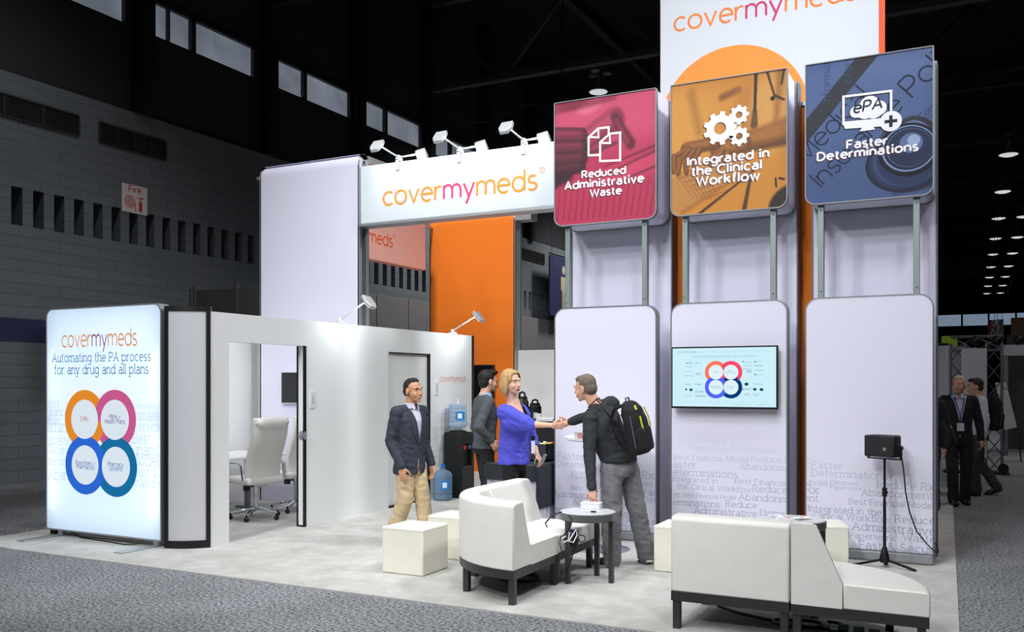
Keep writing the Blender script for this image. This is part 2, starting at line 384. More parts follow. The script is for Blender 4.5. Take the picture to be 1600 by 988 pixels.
# ================================================================== THE HALL
def hall_carpet():
    m = mat('hall_carpet', (120, 122, 126), .95); n = m.node_tree.nodes; L = m.node_tree.links; b = n['Principled BSDF']
    tc = n.new('ShaderNodeTexCoord'); t = n.new('ShaderNodeTexNoise'); t.inputs['Scale'].default_value = 40; t.inputs['Detail'].default_value = 2; t.inputs['Roughness'].default_value = .7
    t2 = n.new('ShaderNodeTexNoise'); t2.inputs['Scale'].default_value = 1.3; t2.inputs['Detail'].default_value = 4
    L.new(tc.outputs['Object'], t.inputs[0]); L.new(tc.outputs['Object'], t2.inputs[0])
    r = n.new('ShaderNodeValToRGB'); e = r.color_ramp.elements; e[0].position = .34; e[0].color = lin((38, 40, 44)) + (1,); e[1].position = .66; e[1].color = lin((168, 171, 176)) + (1,)
    L.new(t.outputs['Fac'], r.inputs[0])
    mr = n.new('ShaderNodeMapRange'); mr.inputs[1].default_value = .3; mr.inputs[2].default_value = .7; mr.inputs[3].default_value = .82; mr.inputs[4].default_value = 1.12
    L.new(t2.outputs['Fac'], mr.inputs[0]); v = n.new('ShaderNodeVectorMath'); v.operation = 'SCALE'
    L.new(r.outputs[0], v.inputs[0]); L.new(mr.outputs[0], v.inputs['Scale']); L.new(v.outputs[0], b.inputs['Base Color'])
    bp = n.new('ShaderNodeBump'); bp.inputs['Strength'].default_value = .5; bp.inputs['Distance'].default_value = .01
    L.new(t.outputs['Fac'], bp.inputs['Height']); L.new(bp.outputs[0], b.inputs['Normal']); return m
def block_wall():
    m = mat('painted_block', (104, 111, 117), .8); n = m.node_tree.nodes; L = m.node_tree.links; b = n['Principled BSDF']
    tc = n.new('ShaderNodeTexCoord'); sp = n.new('ShaderNodeSeparateXYZ'); cb = n.new('ShaderNodeCombineXYZ')
    L.new(tc.outputs['Object'], sp.inputs[0]); L.new(sp.outputs['Y'], cb.inputs['X']); L.new(sp.outputs['Z'], cb.inputs['Y'])
    k = n.new('ShaderNodeTexBrick'); k.inputs['Scale'].default_value = 1; k.inputs['Brick Width'].default_value = .8; k.inputs['Row Height'].default_value = .2
    k.inputs['Mortar Size'].default_value = .008; k.inputs['Mortar Smooth'].default_value = .3
    k.inputs['Color1'].default_value = lin((106, 113, 119)) + (1,); k.inputs['Color2'].default_value = lin((101, 108, 114)) + (1,); k.inputs['Mortar'].default_value = lin((86, 91, 96)) + (1,)
    L.new(cb.outputs[0], k.inputs[0]); L.new(k.outputs['Color'], b.inputs['Base Color'])
    bp = n.new('ShaderNodeBump'); bp.inputs['Strength'].default_value = .4; bp.inputs['Distance'].default_value = .01; bp.invert = True
    L.new(k.outputs['Fac'], bp.inputs['Height']); L.new(bp.outputs[0], b.inputs['Normal']); return m
def booth_carpet():
    m = mat('booth_carpet_pile', (205, 205, 200), .95); n = m.node_tree.nodes; L = m.node_tree.links; b = n['Principled BSDF']
    tc = n.new('ShaderNodeTexCoord'); t = n.new('ShaderNodeTexNoise'); t.inputs['Scale'].default_value = 3.4; t.inputs['Detail'].default_value = 8; t.inputs['Roughness'].default_value = .65; t.inputs['Distortion'].default_value = .3
    t2 = n.new('ShaderNodeTexNoise'); t2.inputs['Scale'].default_value = 120
    L.new(tc.outputs['Object'], t.inputs[0]); L.new(tc.outputs['Object'], t2.inputs[0])
    r = n.new('ShaderNodeValToRGB'); e = r.color_ramp.elements; e[0].position = .3; e[0].color = lin((170, 170, 165)) + (1,); e[1].position = .68; e[1].color = lin((200, 200, 196)) + (1,)
    L.new(t.outputs['Fac'], r.inputs[0]); L.new(r.outputs[0], b.inputs['Base Color'])
    bp = n.new('ShaderNodeBump'); bp.inputs['Strength'].default_value = .4; bp.inputs['Distance'].default_value = .01
    L.new(t2.outputs['Fac'], bp.inputs['Height']); L.new(bp.outputs[0], b.inputs['Normal']); return m

HX, FARY = -14.5, 118.0
struct('floor', MB().box((HX, -16, -.2), (42, FARY, 0)), hall_carpet())
ceilm = mat('black_ceiling', (20, 20, 22), .9); darkm = mat('dark_wall', (46, 46, 52), .85); steel = mat('dark_steel', (34, 36, 39), .6, .3)
struct('ceiling', MB().box((HX - .4, -16, 13.6), (42, FARY, 13.9)), ceilm)
# the left hall wall: painted block below, a band of slots, dark cladding and a strip of windows above
wl = MB(); bm_, dk_, bk_ = block_wall(), darkm, mat('slot_void', (6, 6, 7), .9)
X0, X1 = HX - .35, HX
wl.box((X0, -16, 0), (X1, FARY, 2.39), bm_).box((X0, -16, 2.79), (X1, FARY, 4.38), bm_).box((X0, -16, 5.03), (X1, FARY, 6.94), bm_)
wl.box((X0, -16, 2.39), (X1 + .004, FARY, 2.79), mat('navy_stripe', (36, 40, 78), .7))
ys = [9.87 + .4014 * k for k in range(-18, 62)]
wl.box((X0, -16, 4.38), (X1, ys[0], 5.03), bm_)
for a, b in zip(ys, ys[1:] + [FARY]): wl.box((X0, a + .205, 4.38), (X1, b, 5.03), bm_)
wl.box((X0 - .02, -16, 4.3), (X0, FARY, 5.1), bk_)
wl.box((X0, -16, 6.94), (X1 - .12, FARY, 8.58), dk_).box((X0, -16, 9.36), (X1 - .12, FARY, 13.6), dk_)
struct('wall_left', wl, None)
struct('wall_back', MB().box((HX, FARY, 0), (42, FARY + .3, 8.3)).box((HX, FARY, 9.6), (42, FARY + .3, 13.6)), darkm)
struct('wall_right', MB().box((42, -16, 0), (42.3, FARY, 13.6)), darkm)
# clerestory windows: one per bay, dusk outside
def dusk():
    m = glow('dusk_glass', (112, 120, 132), .95); n = m.node_tree.nodes; e = n['Emission'] if 'Emission' in n else [q for q in n if q.type == 'EMISSION'][0]
    tc = n.new('ShaderNodeTexCoord'); t = n.new('ShaderNodeTexNoise'); t.inputs['Scale'].default_value = .9; t.inputs['Detail'].default_value = 2
    r = n.new('ShaderNodeValToRGB'); k = r.color_ramp.elements; k[0].position = .35; k[0].color = lin((92, 99, 109)) + (1,); k[1].position = .7; k[1].color = lin((120, 127, 137)) + (1,)
    m.node_tree.links.new(tc.outputs['Object'], t.inputs[0]); m.node_tree.links.new(t.outputs['Fac'], r.inputs[0]); m.node_tree.links.new(r.outputs[0], e.inputs[0]); return m
glassm = dusk(); framem = mat('window_frame_metal', (58, 60, 63), .5, .4)
cols = [9.1, 12.61, 16.17, 19.6, 23.1, 26.6, 30.1]
for i, yc in enumerate(cols):
    y0, y1 = yc + .24, yc + 3.26
    f = MB(); fr = lambda a, b, c, d: f.box((HX - .2, a, c), (HX - .02, b, d))
    fr(y0, y1, 9.28, 9.36); fr(y0, y1, 8.56, 8.61); fr(y0, y0 + .05, 8.6, 9.3); fr(y1 - .16, y1, 8.6, 9.3); fr(y0 + 1.02, y0 + 1.14, 8.6, 9.3)
    if i < 2: fr(y0 + .42, y0 + .45, 8.6, 9.3)
    o = struct('window_%d' % (i + 1), f, framem)
    MB().box((HX - .14, y0 + .02, 8.58), (HX - .12, y1 - .02, 9.32)).build('glass', glassm, None).parent = o
    struct('trim_%d' % (i + 1), MB().box((HX - .12, yc - .2, 6.94), (HX + .12, yc + .2, 13.6)).box((HX + .12, yc - .12, 6.94), (HX + .15, yc + .12, 13.6)), steel)
for i in range(9):                                               # windows of the far end wall
    x0 = -4 + i * 2.75
    o = struct('window_%d' % (i + 8), MB().box((x0, FARY - .12, 8.2), (x0 + .2, FARY, 9.7)).box((x0, FARY - .1, 9.6), (x0 + 2.75, FARY, 9.7)), framem)
    MB().box((x0 + .2, FARY - .05, 8.3), (x0 + 2.75, FARY - .02, 9.6)).build('glass', glow('far_dusk_glass', (150, 170, 195), .5), None).parent = o
# roof trusses across the hall
for k, yc in enumerate([9.1, 16.17, 23.1, 30.1, 37, 44, 51, 58, 65, 74, 84, 96]):
    t = MB(); zb, zt = 10.35, 12.9
    t.box((HX, yc - .12, zb), (42, yc + .12, zb + .16)); t.box((HX, yc - .12, zt), (42, yc + .12, zt + .2))
    x = HX; j = 0
    while x < 38:
        t.bar((x, yc, zb if j % 2 else zt), (x + 2.4, yc, zt if j % 2 else zb), .12, .12); x += 2.4; j += 1
    struct('roof_truss_%d' % (k + 1), t, steel if yc != 23.1 else mat('grey_steel', (74, 78, 82), .6, .3))
for k, xc in enumerate([-9.5, -4.6, 3.4, 8.4]):
    struct('roof_beam_%d' % (k + 1), MB().box((xc - .1, -10, 11.7), (xc + .1, FARY, 12.1)), steel)

# vent grilles set in the block wall
vent_slat = mat('vent_black', (14, 14, 16), .6)
for y0, y1, lab in [(8.3, 11.16, 'long black louvred vent at the left edge, high on the block wall'), (11.61, 13.15, 'short black louvred vent above the red and white fire sign'), (28.9, 31.25, 'black louvred vent on the far block wall beside the navy restroom banner')]:
    v = thing('wall_vent', lab, 'vent', (HX, (y0 + y1) / 2, 6.18), 0, 'wall vents')
    m = MB(); n = 4
    for k in range(n + 1):
        y = y0 + (y1 - y0) * k / n; m.box((HX, y - .02, 6.18), (HX + .03, y + .02, 6.54))
    m.box((HX, y0, 6.16), (HX + .03, y1, 6.19)).box((HX, y0, 6.53), (HX + .03, y1, 6.56)); m.build('vent_frame', framem, v)
    m = MB()
    for k in range(9): m.box((HX + .002, y0, 6.19 + .038 * k), (HX + .016, y1, 6.215 + .038 * k))
    m.build('louvre', vent_slat, v)
# the fire sign
fs = thing('fire_sign', 'white sign with red Fire lettering, hose reel and extinguisher symbols on the block wall', 'sign', (HX, 12.4, 5))
MB().box((HX, 12.1, 4.98), (HX + .02, 12.69, 5.52)).build('plate', mat('sign_white', (222, 216, 214), .5), fs)
p = Print((HX + .02, 0, 0), (0, 1, 0), UP, (1, 0, 0)); red = ink((190, 52, 38))
p.text('Fire', 12.26, 12.54, 5.38, red, .24); 
for r in (.125, .095, .065, .035): p.ring(12.28, 5.19, r, r - .015, red)
p.line([(12.4, 5.19), (12.4, 5.04), (12.43, 5.02)], .02, red)
p.poly(rrect(12.49, 5.02, 12.57, 5.22, .03), red); p.line([(12.47, 5.28), (12.62, 5.3)], .02, red); p.line([(12.53, 5.2), (12.53, 5.3)], .025, red)
p.build('symbols', fs)
# navy restroom banner hung in front of the wall
rs = thing('restroom_banner', 'navy banner with a tan standing man figure hanging near the far block wall', 'banner', (-14.0, 31.9, 4.2))
MB().prism(rrect(30.6, 4.2, 33.4, 6.45, .1), (-14.0, 0, 0), (0, 1, 0), UP, (1, 0, 0), .05).build('cloth', mat('navy_cloth', (40, 46, 84), .7), rs)
MB().tube([(-13.97, 30.6, 6.5), (-13.97, 33.4, 6.5)], .03).tube([(-13.97, 30.8, 6.5), (-13.97, 30.8, 13.6)], .008).tube([(-13.97, 33.2, 6.5), (-13.97, 33.2, 13.6)], .008).build('hanger', steel, rs)
p = Print((-13.95, 0, 0), (0, 1, 0), UP, (1, 0, 0)); tan = ink((196, 184, 150)); c = 31.85
p.disc(c, 5.98, .13, tan, hs=1.25); p.poly([(c-.24,5.72),(c+.24,5.72),(c+.24,5.2),(c+.15,5.2),(c+.15,5.5),(c+.13,5.5),(c+.13,4.5),(c+.02,4.5),(c+.02,5.1),(c-.02,5.1),(c-.02,4.5),(c-.13,4.5),(c-.13,5.5),(c-.15,5.5),(c-.15,5.2),(c-.24,5.2)], tan)
p.build('figure', rs)
# tall grey movable wall panels along the block wall
gp = mat('taupe_panel', (126, 122, 124), .8)
for k in range(11):
    y = 18.6 + 1.55 * k
    o = MB().box((HX + .02, y + .015, 0), (HX + .2, y + 1.535, 4.06)).build('movable_wall_panel', gp, None, bevel=.01)
    tag(o, 'tall taupe movable wall panel in the row along the block wall', 'wall panel', 'movable wall panels')
# grey pipe and drape behind the meeting room
pd = thing('pipe_and_drape', 'low grey drape on posts standing behind the white meeting room', 'drape', (-12.4, 13.8, 0))
m = MB()
for x in (-14.35, -13.2, -11.95, -10.7): m.bar((x, 13.8, 0), (x, 13.8, 3.72), .06, .06)
m.build('post', mat('drape_post', (120, 118, 116), .5, .3), pd)
MB().box((-14.3, 13.8, .05), (-10.7, 13.84, 3.6)).build('drape', mat('grey_drape', (98, 97, 98), .9, bump=.2, bscale=30, stretch=(1, 1, .05)), pd)

# pendant high-bay lamps
def pendant(loc, lab, grp):
    t = thing('high_bay_lamp', lab, 'ceiling lamp', loc, 0, grp); x, y, z = loc
    MB().lathe([(.09, .32), (.12, .2), (.34, .02), (.36, 0), (.34, -.01)], loc).build('reflector', mat('lamp_reflector', (150, 152, 156), .4, .5), t, smooth=True)
    MB().lathe([(.31, -.03), (.31, -.02), (.2, -.07), (.05, -.09)][::-1], loc).build('diffuser', glow('lamp_lit', (225, 228, 232), .8), t)
    m = MB()
    for a in (30, 150, 270): m.ball((x + .3*math.cos(R(a)), y + .3*math.sin(R(a)), z + .62), (.17, .17, .06), n=8)
    m.tube([(x, y, z + .3), (x, y, z + .62)], .04); m.build('bracket', mat('lamp_bracket', (140, 142, 146), .4), t)
    MB().tube([(x, y, z + .6), (x, y, 13.58)], .015).build('stem', steel, t)
    return t
protos = None
for k in range(9):
    for j, x in enumerate((1.15, 2.25)):
        if j and k < 2: continue
        y = 37.6 + 7.2 * k
        if protos is None: protos = pendant((x, y, 10.0), 'lit round pendant lamp nearest the camera in the row at the right', 'hall pendant lamps'); continue
        c_ = copy_tree(protos); c_.location = (x, y, 10.0)
        c_['label'] = 'lit round pendant lamp in the double row receding down the dark hall ceiling'
c_ = copy_tree(protos); c_.location = tuple(at(935, 143, 31.5)); c_['label'] = 'lone lit pendant lamp above the crimson panel'
# black cable slung under the ceiling above the header
cb = MB().tube([at(690, -164, 22)] + [at(690 + 11*i, 150 + 26*math.sin(i*.35) + 3*i, 22) for i in range(18)] + [at(880, -164, 22)], .018).build('slung_cable', steel, None, smooth=True); tag(cb, 'thin dark cable sagging below the ceiling above the white header', 'cable')

# ================================================================== THE BOOTH
cp = struct('booth_carpet', MB().prism([(-9.52, 5.93), (-.06, 5.93), (-.30, 16.2), (-9.52, 16.2)], (0, 0, 0), (1, 0, 0), (0, 1, 0), UP, .012), booth_carpet()); tag(cp, 'off-white carpet laid over the grey hall carpet', 'carpet')
FL = .012
ORC, MAG, TEAL = (247, 148, 48), (216, 58, 112), (40, 122, 158)
logo_cols = [ink((246, 146, 44)), ink((222, 56, 110)), ink((246, 146, 44))]
WX = -6.97
# meeting room walls
room = MB(); H = 2.43; wt = .1
bx = lambda a, b, c, d: room.box((WX - wt, a, c), (WX, b, d))
for k, q in enumerate(((6.9, 7.17, FL, H), (7.17, 8.4, 2.13, H), (8.4, 10.09, FL, H), (10.09, 11.13, 2.105, H), (11.13, 12.35, FL, H))):
    room = MB(); bx(*q); struct('wall_room_side_%d' % (k + 1), room, whitep)
struct('wall_room_front', MB().box((-9.35, 6.92, FL), (-7.3, 7.0, H)), whitep)
struct('wall_room_left', MB().box((-9.4, 6.92, FL), (-9.32, 12.35, H)), whitep)
struct('wall_room_rear', MB().box((-9.35, 12.27, FL), (WX - wt, 12.35, H)), whitep)
struct('trim_room_end', MB().box((WX - wt - .01, 12.35, FL), (WX + .02, 12.39, H)), blackm)
# curved corner panel with black frame
cc = thing('curved_corner_panel', 'curved grey panel in a black frame on the corner of the white meeting room', 'panel', (-7.15, 6.8, FL))
P0, P1 = Vector((-7.345, 6.655, 0)), Vector((-6.965, 6.905, 0)); nrm = Vector((P1.y - P0.y, -(P1.x - P0.x), 0)).normalized()
def arc(t, off=0): return P0.lerp(P1, t) + nrm * (.05 * (1 - (2*t - 1)**2) + off)
def curved(t0, t1, z0, z1, o0, o1, n=10):
    m = MB(); vs = []
    for i in range(n + 1):
        t = t0 + (t1 - t0) * i / n
        for o, z in ((o0, z0), (o1, z0), (o1, z1), (o0, z1)): q = arc(t, o); vs.append((q.x, q.y, z))
    fs = [(4*i + j, 4*i + (j+1) % 4, 4*i + 4 + (j+1) % 4, 4*i + 4 + j) for i in range(n) for j in range(4)] + [(3, 2, 1, 0), (4*n, 4*n + 1, 4*n + 2, 4*n + 3)]
    return m.add(vs, fs)
curved(.02, .98, .02, H + .03, -.06, 0).build('panel', mat('grey_silver_panel', (196, 197, 203), .6), cc)
fr = MB()
for a in ((0, .085, FL, H + .05), (.915, 1, FL, H + .05), (.08, .92, FL, .09), (.08, .92, H + .0, H + .05)):
    q = curved(*a, -.07, .012); fr.add(q.v, q.f)
fr.build('frame', blackm, cc)
# sliding door pushed into the wall, its edge showing
sd = thing('sliding_door', 'white sliding door edge with black trims and round lock, standing open', 'door', (WX, 8.34, FL))
MB().box((WX - .085, 8.365, FL + .02), (WX + .004, 8.40, 2.125)).build('panel', whitep, sd)
MB().box((WX - .10, 8.355, FL), (WX - .08, 8.40, 2.127)).box((WX - .006, 8.355, FL), (WX + .01, 8.40, 2.127)).box((WX - .09, 8.357, FL), (WX + .005, 8.40, FL + .02)).build('trim', blackm, sd)
lk = MB().lathe([(.05, 0), (.05, .008), (.015, .02)], (WX - .03, 8.364, 1.08), ax=(0, -1, 0)).lathe([(.058, 0), (.058, .004)], (WX - .01, 8.362, 1.08), ax=(0, -1, 0)).build('lock', chrome, sd)
# second, closed door
d2 = thing('closed_door', 'closed white sliding door behind the man in the navy blazer', 'door', (WX - .05, 10.6, FL))
MB().box((WX - .07, 10.1, FL + .02), (WX - .035, 11.12, 2.1)).build('panel', whitep, d2)
MB().box((WX - .03, 11.1, FL), (WX + .004, 11.135, 2.115)).box((WX - .03, 10.09, 2.095), (WX + .003, 11.13, 2.11)).box((WX - .03, 10.1, FL), (WX - .02, 11.1, FL + .03)).build('trim', blackm, d2)
MB().lathe([(.05, 0), (.05, .01), (.02, .02)], (WX - .035, 10.16, 1.09), ax=(1, 0, 0)).build('lock', chrome, d2)
for px, py, lab in ((487.5, 625, 'small white switch plate on the wall right of the open doorway'), (681.5, 607, 'small white switch plate on the wall left of the wall logo')):
    q = onx(px, py, WX); t = thing('light_switch', lab, 'switch', q, 0, 'switch plates')
    MB().box((WX, q.y - .045, q.z - .1), (WX + .012, q.y + .045, q.z + .1)).build('plate', mat('switch_white', (226, 227, 230), .4), t, bevel=.003)
    MB().box((WX + .012, q.y - .015, q.z - .05), (WX + .016, q.y + .015, q.z + .05)).build('rocker', mat('switch_grey', (190, 190, 196), .4), t)
# print on the end of the side wall
wp = thing('wall_print', 'small logo with pale word lettering printed on the white wall beside the water cooler', 'print', (WX + .002, 11.8, 1))
p = Print((WX + .003, 0, 0), (0, 1, 0), UP, (1, 0, 0)); p.lim = (11.2, 0, 12.34, 2.3)
a, b = onx(687, 597, WX), onx(728, 600, WX); p.logo(a.y, b.y, 1.71, .115, 1.15, [ink((226, 164, 120)), ink((190, 130, 160)), ink((226, 164, 120))]); p.build('logo', wp)
p = Print((WX + .003, 0, 0), (0, 1, 0), UP, (1, 0, 0)); p.lim = (11.2, 0, 12.34, 2.3); gi = ink((204, 207, 212))
def cloud(p, rows, conv, m, w=.11, serif=.17, hs=1.0):
    for t, x0, x1, y in rows:
        u0, v = conv(x0, y); u1, _ = conv(x1, y); p.text(t, u0, u1, v, m(v) if callable(m) else m, w, serif, hs, 1)
cv = lambda X, Y: (lambda q: (q.y, q.z))(onx(590 + X*.2632, 560 + Y*.2632, WX))
cloud(p, [('Faster', 345, 410, 360), ('Determinations', 345, 470, 388), ('Model', 332, 375, 428), ('Rx', 335, 362, 465), ('ent', 330, 360, 495), ('Best Financial', 380, 470, 430), ('Integrated in', 340, 440, 525), ('Clinical', 350, 400, 552), ('Reduce', 335, 400, 600), ('Administrative', 340, 470, 640), ('Automating the', 340, 470, 560), ('Waste', 520, 555, 400), ('Reduce Rx', 525, 600, 470), ('Abandon', 530, 600, 520), ('Workflow', 530, 600, 590)], cv, gi, hs=1.3)
p.build('word_lettering', wp)

# ------------------------------------------------------------------ clamp lamps
def head_lamp(root, c, tip, aim, lit, power):
    """arm from c to tip with a flat lamp head at the tip"""
    c, tip = Vector(c), Vector(tip); aim = Vector(aim).normalized()
    MB().tube([c, tip], .012, n=8).ball(c, .028, n=8).build('arm', mat('lamp_arm', (206, 210, 212), .35, .25), root, smooth=True)
    d = (tip - c); d.z = 0; d.normalize(); s = d.cross(aim).normalized(); f = aim.cross(s).normalized()
    M = Matrix((s, f, aim)).transposed()
    h = MB()
    pr = [(-.075, -.06), (.075, -.06), (.085, .06), (.05, .14), (-.05, .14), (-.085, .06)]
    h.prism(pr, tip - aim * .025, M @ Vector((1,0,0)), M @ Vector((0,1,0)), aim, .045)
    o = h.build('lamp_head', mat('lamp_head_grey', (205, 208, 210), .35, .3), root, bevel=.008)
    g = MB().prism([(a*.82, b*.82 + .008) for a, b in pr], tip + aim * .0205, M @ Vector((1,0,0)), M @ Vector((0,1,0)), aim, .004)
    g.build('lamp_glass', glow('lamp_white_lit' if lit else 'lamp_white', (245, 250, 252), 14 if lit else 3), root)
    L = lamp('clamp_lamp_light', tip + aim * .05, tip + aim, power, .16, spot=150, blend=.8, col=(.9, .97, 1)); return o
ZT = 4.61; HY0 = 9.98
hd = thing('header_banner', 'white fabric header with large orange and pink logo spanning to the crimson panel', 'banner', (-5.5, 10.1, 3.82))
MB().box((-7.36, HY0 + .005, 3.825), (-3.6, HY0 + .22, ZT)).build('fabric', fabricw, hd, bevel=.02)
MB().box((-7.37, HY0 - .004, 3.80), (-3.6, HY0 + .224, 3.83)).box((-7.385, HY0 - .004, 3.80), (-7.36, HY0 + .224, ZT)).build('frame', alul, hd)
p = Print((0, HY0 + .003, 0), (1, 0, 0), UP, (0, -1, 0))
a, b = ony(599, 308, HY0), ony(838, 285, HY0); k = p.logo(a.x, b.x, 4.05, .17, 1.0, logo_cols, reg=True); p.build('logo', hd)
for i, px in enumerate((623, 718.6, 818.6)):
    c = ony(px, 250, HY0 + .03); c.z = ZT + .06
    t = thing('twin_arm_lamp', ['clamp lamp with two arms at the left end of the white header', 'clamp lamp with two arms over the middle of the white header', 'clamp lamp with two arms on the header next to the crimson panel'][i], 'lamp', (c.x, c.y, ZT), 0, 'clamp lamps on the header')
    MB().box((c.x - .02, c.y - .05, ZT - .12), (c.x + .03, c.y - .035, ZT + .03)).box((c.x - .02, c.y - .05, ZT + .01), (c.x + .03, c.y + .05, ZT + .05)).ball(c, .035, n=10).build('clamp', mat('lamp_arm', (206, 210, 212), .35, .25), t, bevel=.004)
    head_lamp(t, c, c + Vector((.02, -.50, .05)), (0, .75, -.66), False, 15)
    head_lamp(t, c, c + Vector((.03, .50, .16)), (0, -.88, -.45), True, 12)
for px, py, lab in ((531, 502, 'single arm clamp lamp on the meeting room wall above the switch plate'), (707, 520, 'single arm clamp lamp on the meeting room wall above the wall logo')):
    c = onx(px, py, WX - .05); c.z = H + .05
    t = thing('single_arm_lamp', lab, 'lamp', (c.x, c.y, H), 0, 'clamp lamps on the meeting room wall')
    MB().box((c.x - .06, c.y - .03, H), (c.x + .06, c.y + .03, H + .03)).ball(c, .03, n=10).build('clamp', mat('lamp_arm', (206, 210, 212), .35, .25), t, bevel=.004)
    head_lamp(t, c, c + Vector((.46, -.05, .22)), (-.74, 0, -.67), False, 20)

# ------------------------------------------------------------------ arch towers (white at the room, orange at the back)
def arch_tower(name, lab, x0, x1, y0, y1, z, fab, side, back=None):
    t = thing(name, lab, 'tower', ((x0 + x1) / 2, (y0 + y1) / 2, FL)); r = .16
    prof = rrect(y0, FL, y1, z, [.0, .0, r, r], 8)                      # side profile (y, z), rolled top edges
    MB().prism(prof, (x0 + .012, 0, 0), (0, 1, 0), UP, (1, 0, 0), x1 - x0 - .024).build('fabric', fab, t, smooth=True)
    ins = rrect(y0 + .055, FL + .05, y1 - .055, z - .055, [.0, .0, r - .03, r - .03], 8)
    f = MB()
    for x in (x0, x1 - .03): f.frame(prof, ins, (x, 0, 0), (0, 1, 0), UP, (1, 0, 0), .03)
    f.build('frame', alul, t, smooth=True)
    g = MB()
    for x in (x0 + .006, x1 - .014): g.prism(ins, (x, 0, 0), (0, 1, 0), UP, (1, 0, 0), .008)
    g.build('side_fabric', side, t)
    return t
arch_tower('arch_tower', 'tall pale lilac fabric tower rising behind the white meeting room', -9.14, -7.38, 10.0, 10.22, 4.8, fabric, alu)
at_ = [o for o in bpy.data.objects if o.name == 'arch_tower'][0]
rp = rrect(10.2, 4.0, 11.2, 4.8, [.0, .0, .16, .0]); ri = rrect(10.2, 4.05, 11.14, 4.70, [.0, .0, .1, .0])
MB().frame(rp, ri, (-7.45, 0, 0), (0, 1, 0), UP, (1, 0, 0), .07).build('top_return', alul, at_); MB().prism(ri, (-7.43, 0, 0), (0, 1, 0), UP, (1, 0, 0), .03).build('return_fabric', orangef, at_)
ot = arch_tower('arch_tower', 'tall orange fabric tower behind the white header', -9.47, -7.6, 15.1, 15.38, 4.9, orangef, mat('tower_side_grey', (150, 155, 156), .6))
MB().box((-7.6, 15.12, 4.72), (-7.28, 15.4, 4.87)).box((-7.6, 15.12, 4.87), (-7.25, 15.4, 4.9)).build('bracket', alul, ot)
sh = thing('side_banner', 'white fabric header banner, coloured pinkish for orange light on it, with orange logo seen between lilac and orange towers', 'banner', (-9.3, 13.1, 3.82))
MB().box((-9.42, 10.25, ZT + .08), (-9.38, 15.2, ZT + .12)).build('rail', alul, sh); MB().box((-9.42, 11.2, 3.82), (-9.25, 14.62, ZT + .08)).build('fabric', mat('orange_lit_white_fabric', (240, 180, 166), .85), sh, bevel=.02)  # white fabric; the orange light on it is put into the base colour
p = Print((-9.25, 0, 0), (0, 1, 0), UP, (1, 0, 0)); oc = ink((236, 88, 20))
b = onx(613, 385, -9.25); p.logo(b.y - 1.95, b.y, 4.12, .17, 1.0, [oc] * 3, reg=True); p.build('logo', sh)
tv2 = thing('wall_screen', 'black switched-off screen mounted on the orange tower', 'screen', (-8.3, 15.05, 1.5))
a, b = ony(732, 623, 15.03), ony(771, 570, 15.03)
MB().box((a.x - .3, 15.03, a.z), (b.x, 15.09, b.z)).build('casing', blackp, tv2, bevel=.008)
MB().box((a.x - .28, 15.024, a.z + .03), (b.x - .02, 15.03, b.z - .03)).build('display', mat('screen_dark', (14, 12, 14), .3), tv2)
rw = MB().box((-7.6, 15.2, FL), (-5.2, 15.28, 2.3)).build('rear_partition', whitep, None, bevel=.004); tag(rw, 'low white partition standing beside the orange tower', 'partition')

# ------------------------------------------------------------------ the tall centre tower and its orange core
ct = thing('centre_tower', 'tallest white fabric tower with logo and orange disc behind the photo panels', 'tower', (-2.1, 10.6, FL))
TY = 10.5
MB().box((-3.34, TY, FL), (-.9, TY + .2, 6.9)).build('fabric', mat('tower_white_fabric', (216, 222, 228), .85, bump=.05, bscale=300), ct, bevel=.01)
MB().box((-.9, TY - .004, FL), (-.86, TY + .22, 6.9)).build('side_fabric', mat('orange_red_edge', (246, 92, 40), .6), ct)
MB().box((-3.5, 9.93, FL), (-.72, 10.2, 4.62)).build('orange_core', orangedk, ct)
MB().box((-3.52, 9.93, 4.6), (-.7, 10.22, 4.66)).build('core_rail', alu, ct)
p = Print((0, TY, 0), (1, 0, 0), UP, (0, -1, 0))
a, b = ony(1054, 47, TY), ony(1338, 3, TY); p.logo(a.x, b.x, 5.87, .165, 1.0, [ink((240, 132, 60)), ink((206, 60, 112)), ink((240, 132, 60))])
q = ony(1143, 188, TY); p.disc(q.x, q.z, .86, ink((252, 150, 66)), 1, 64); p.build('artwork', ct)

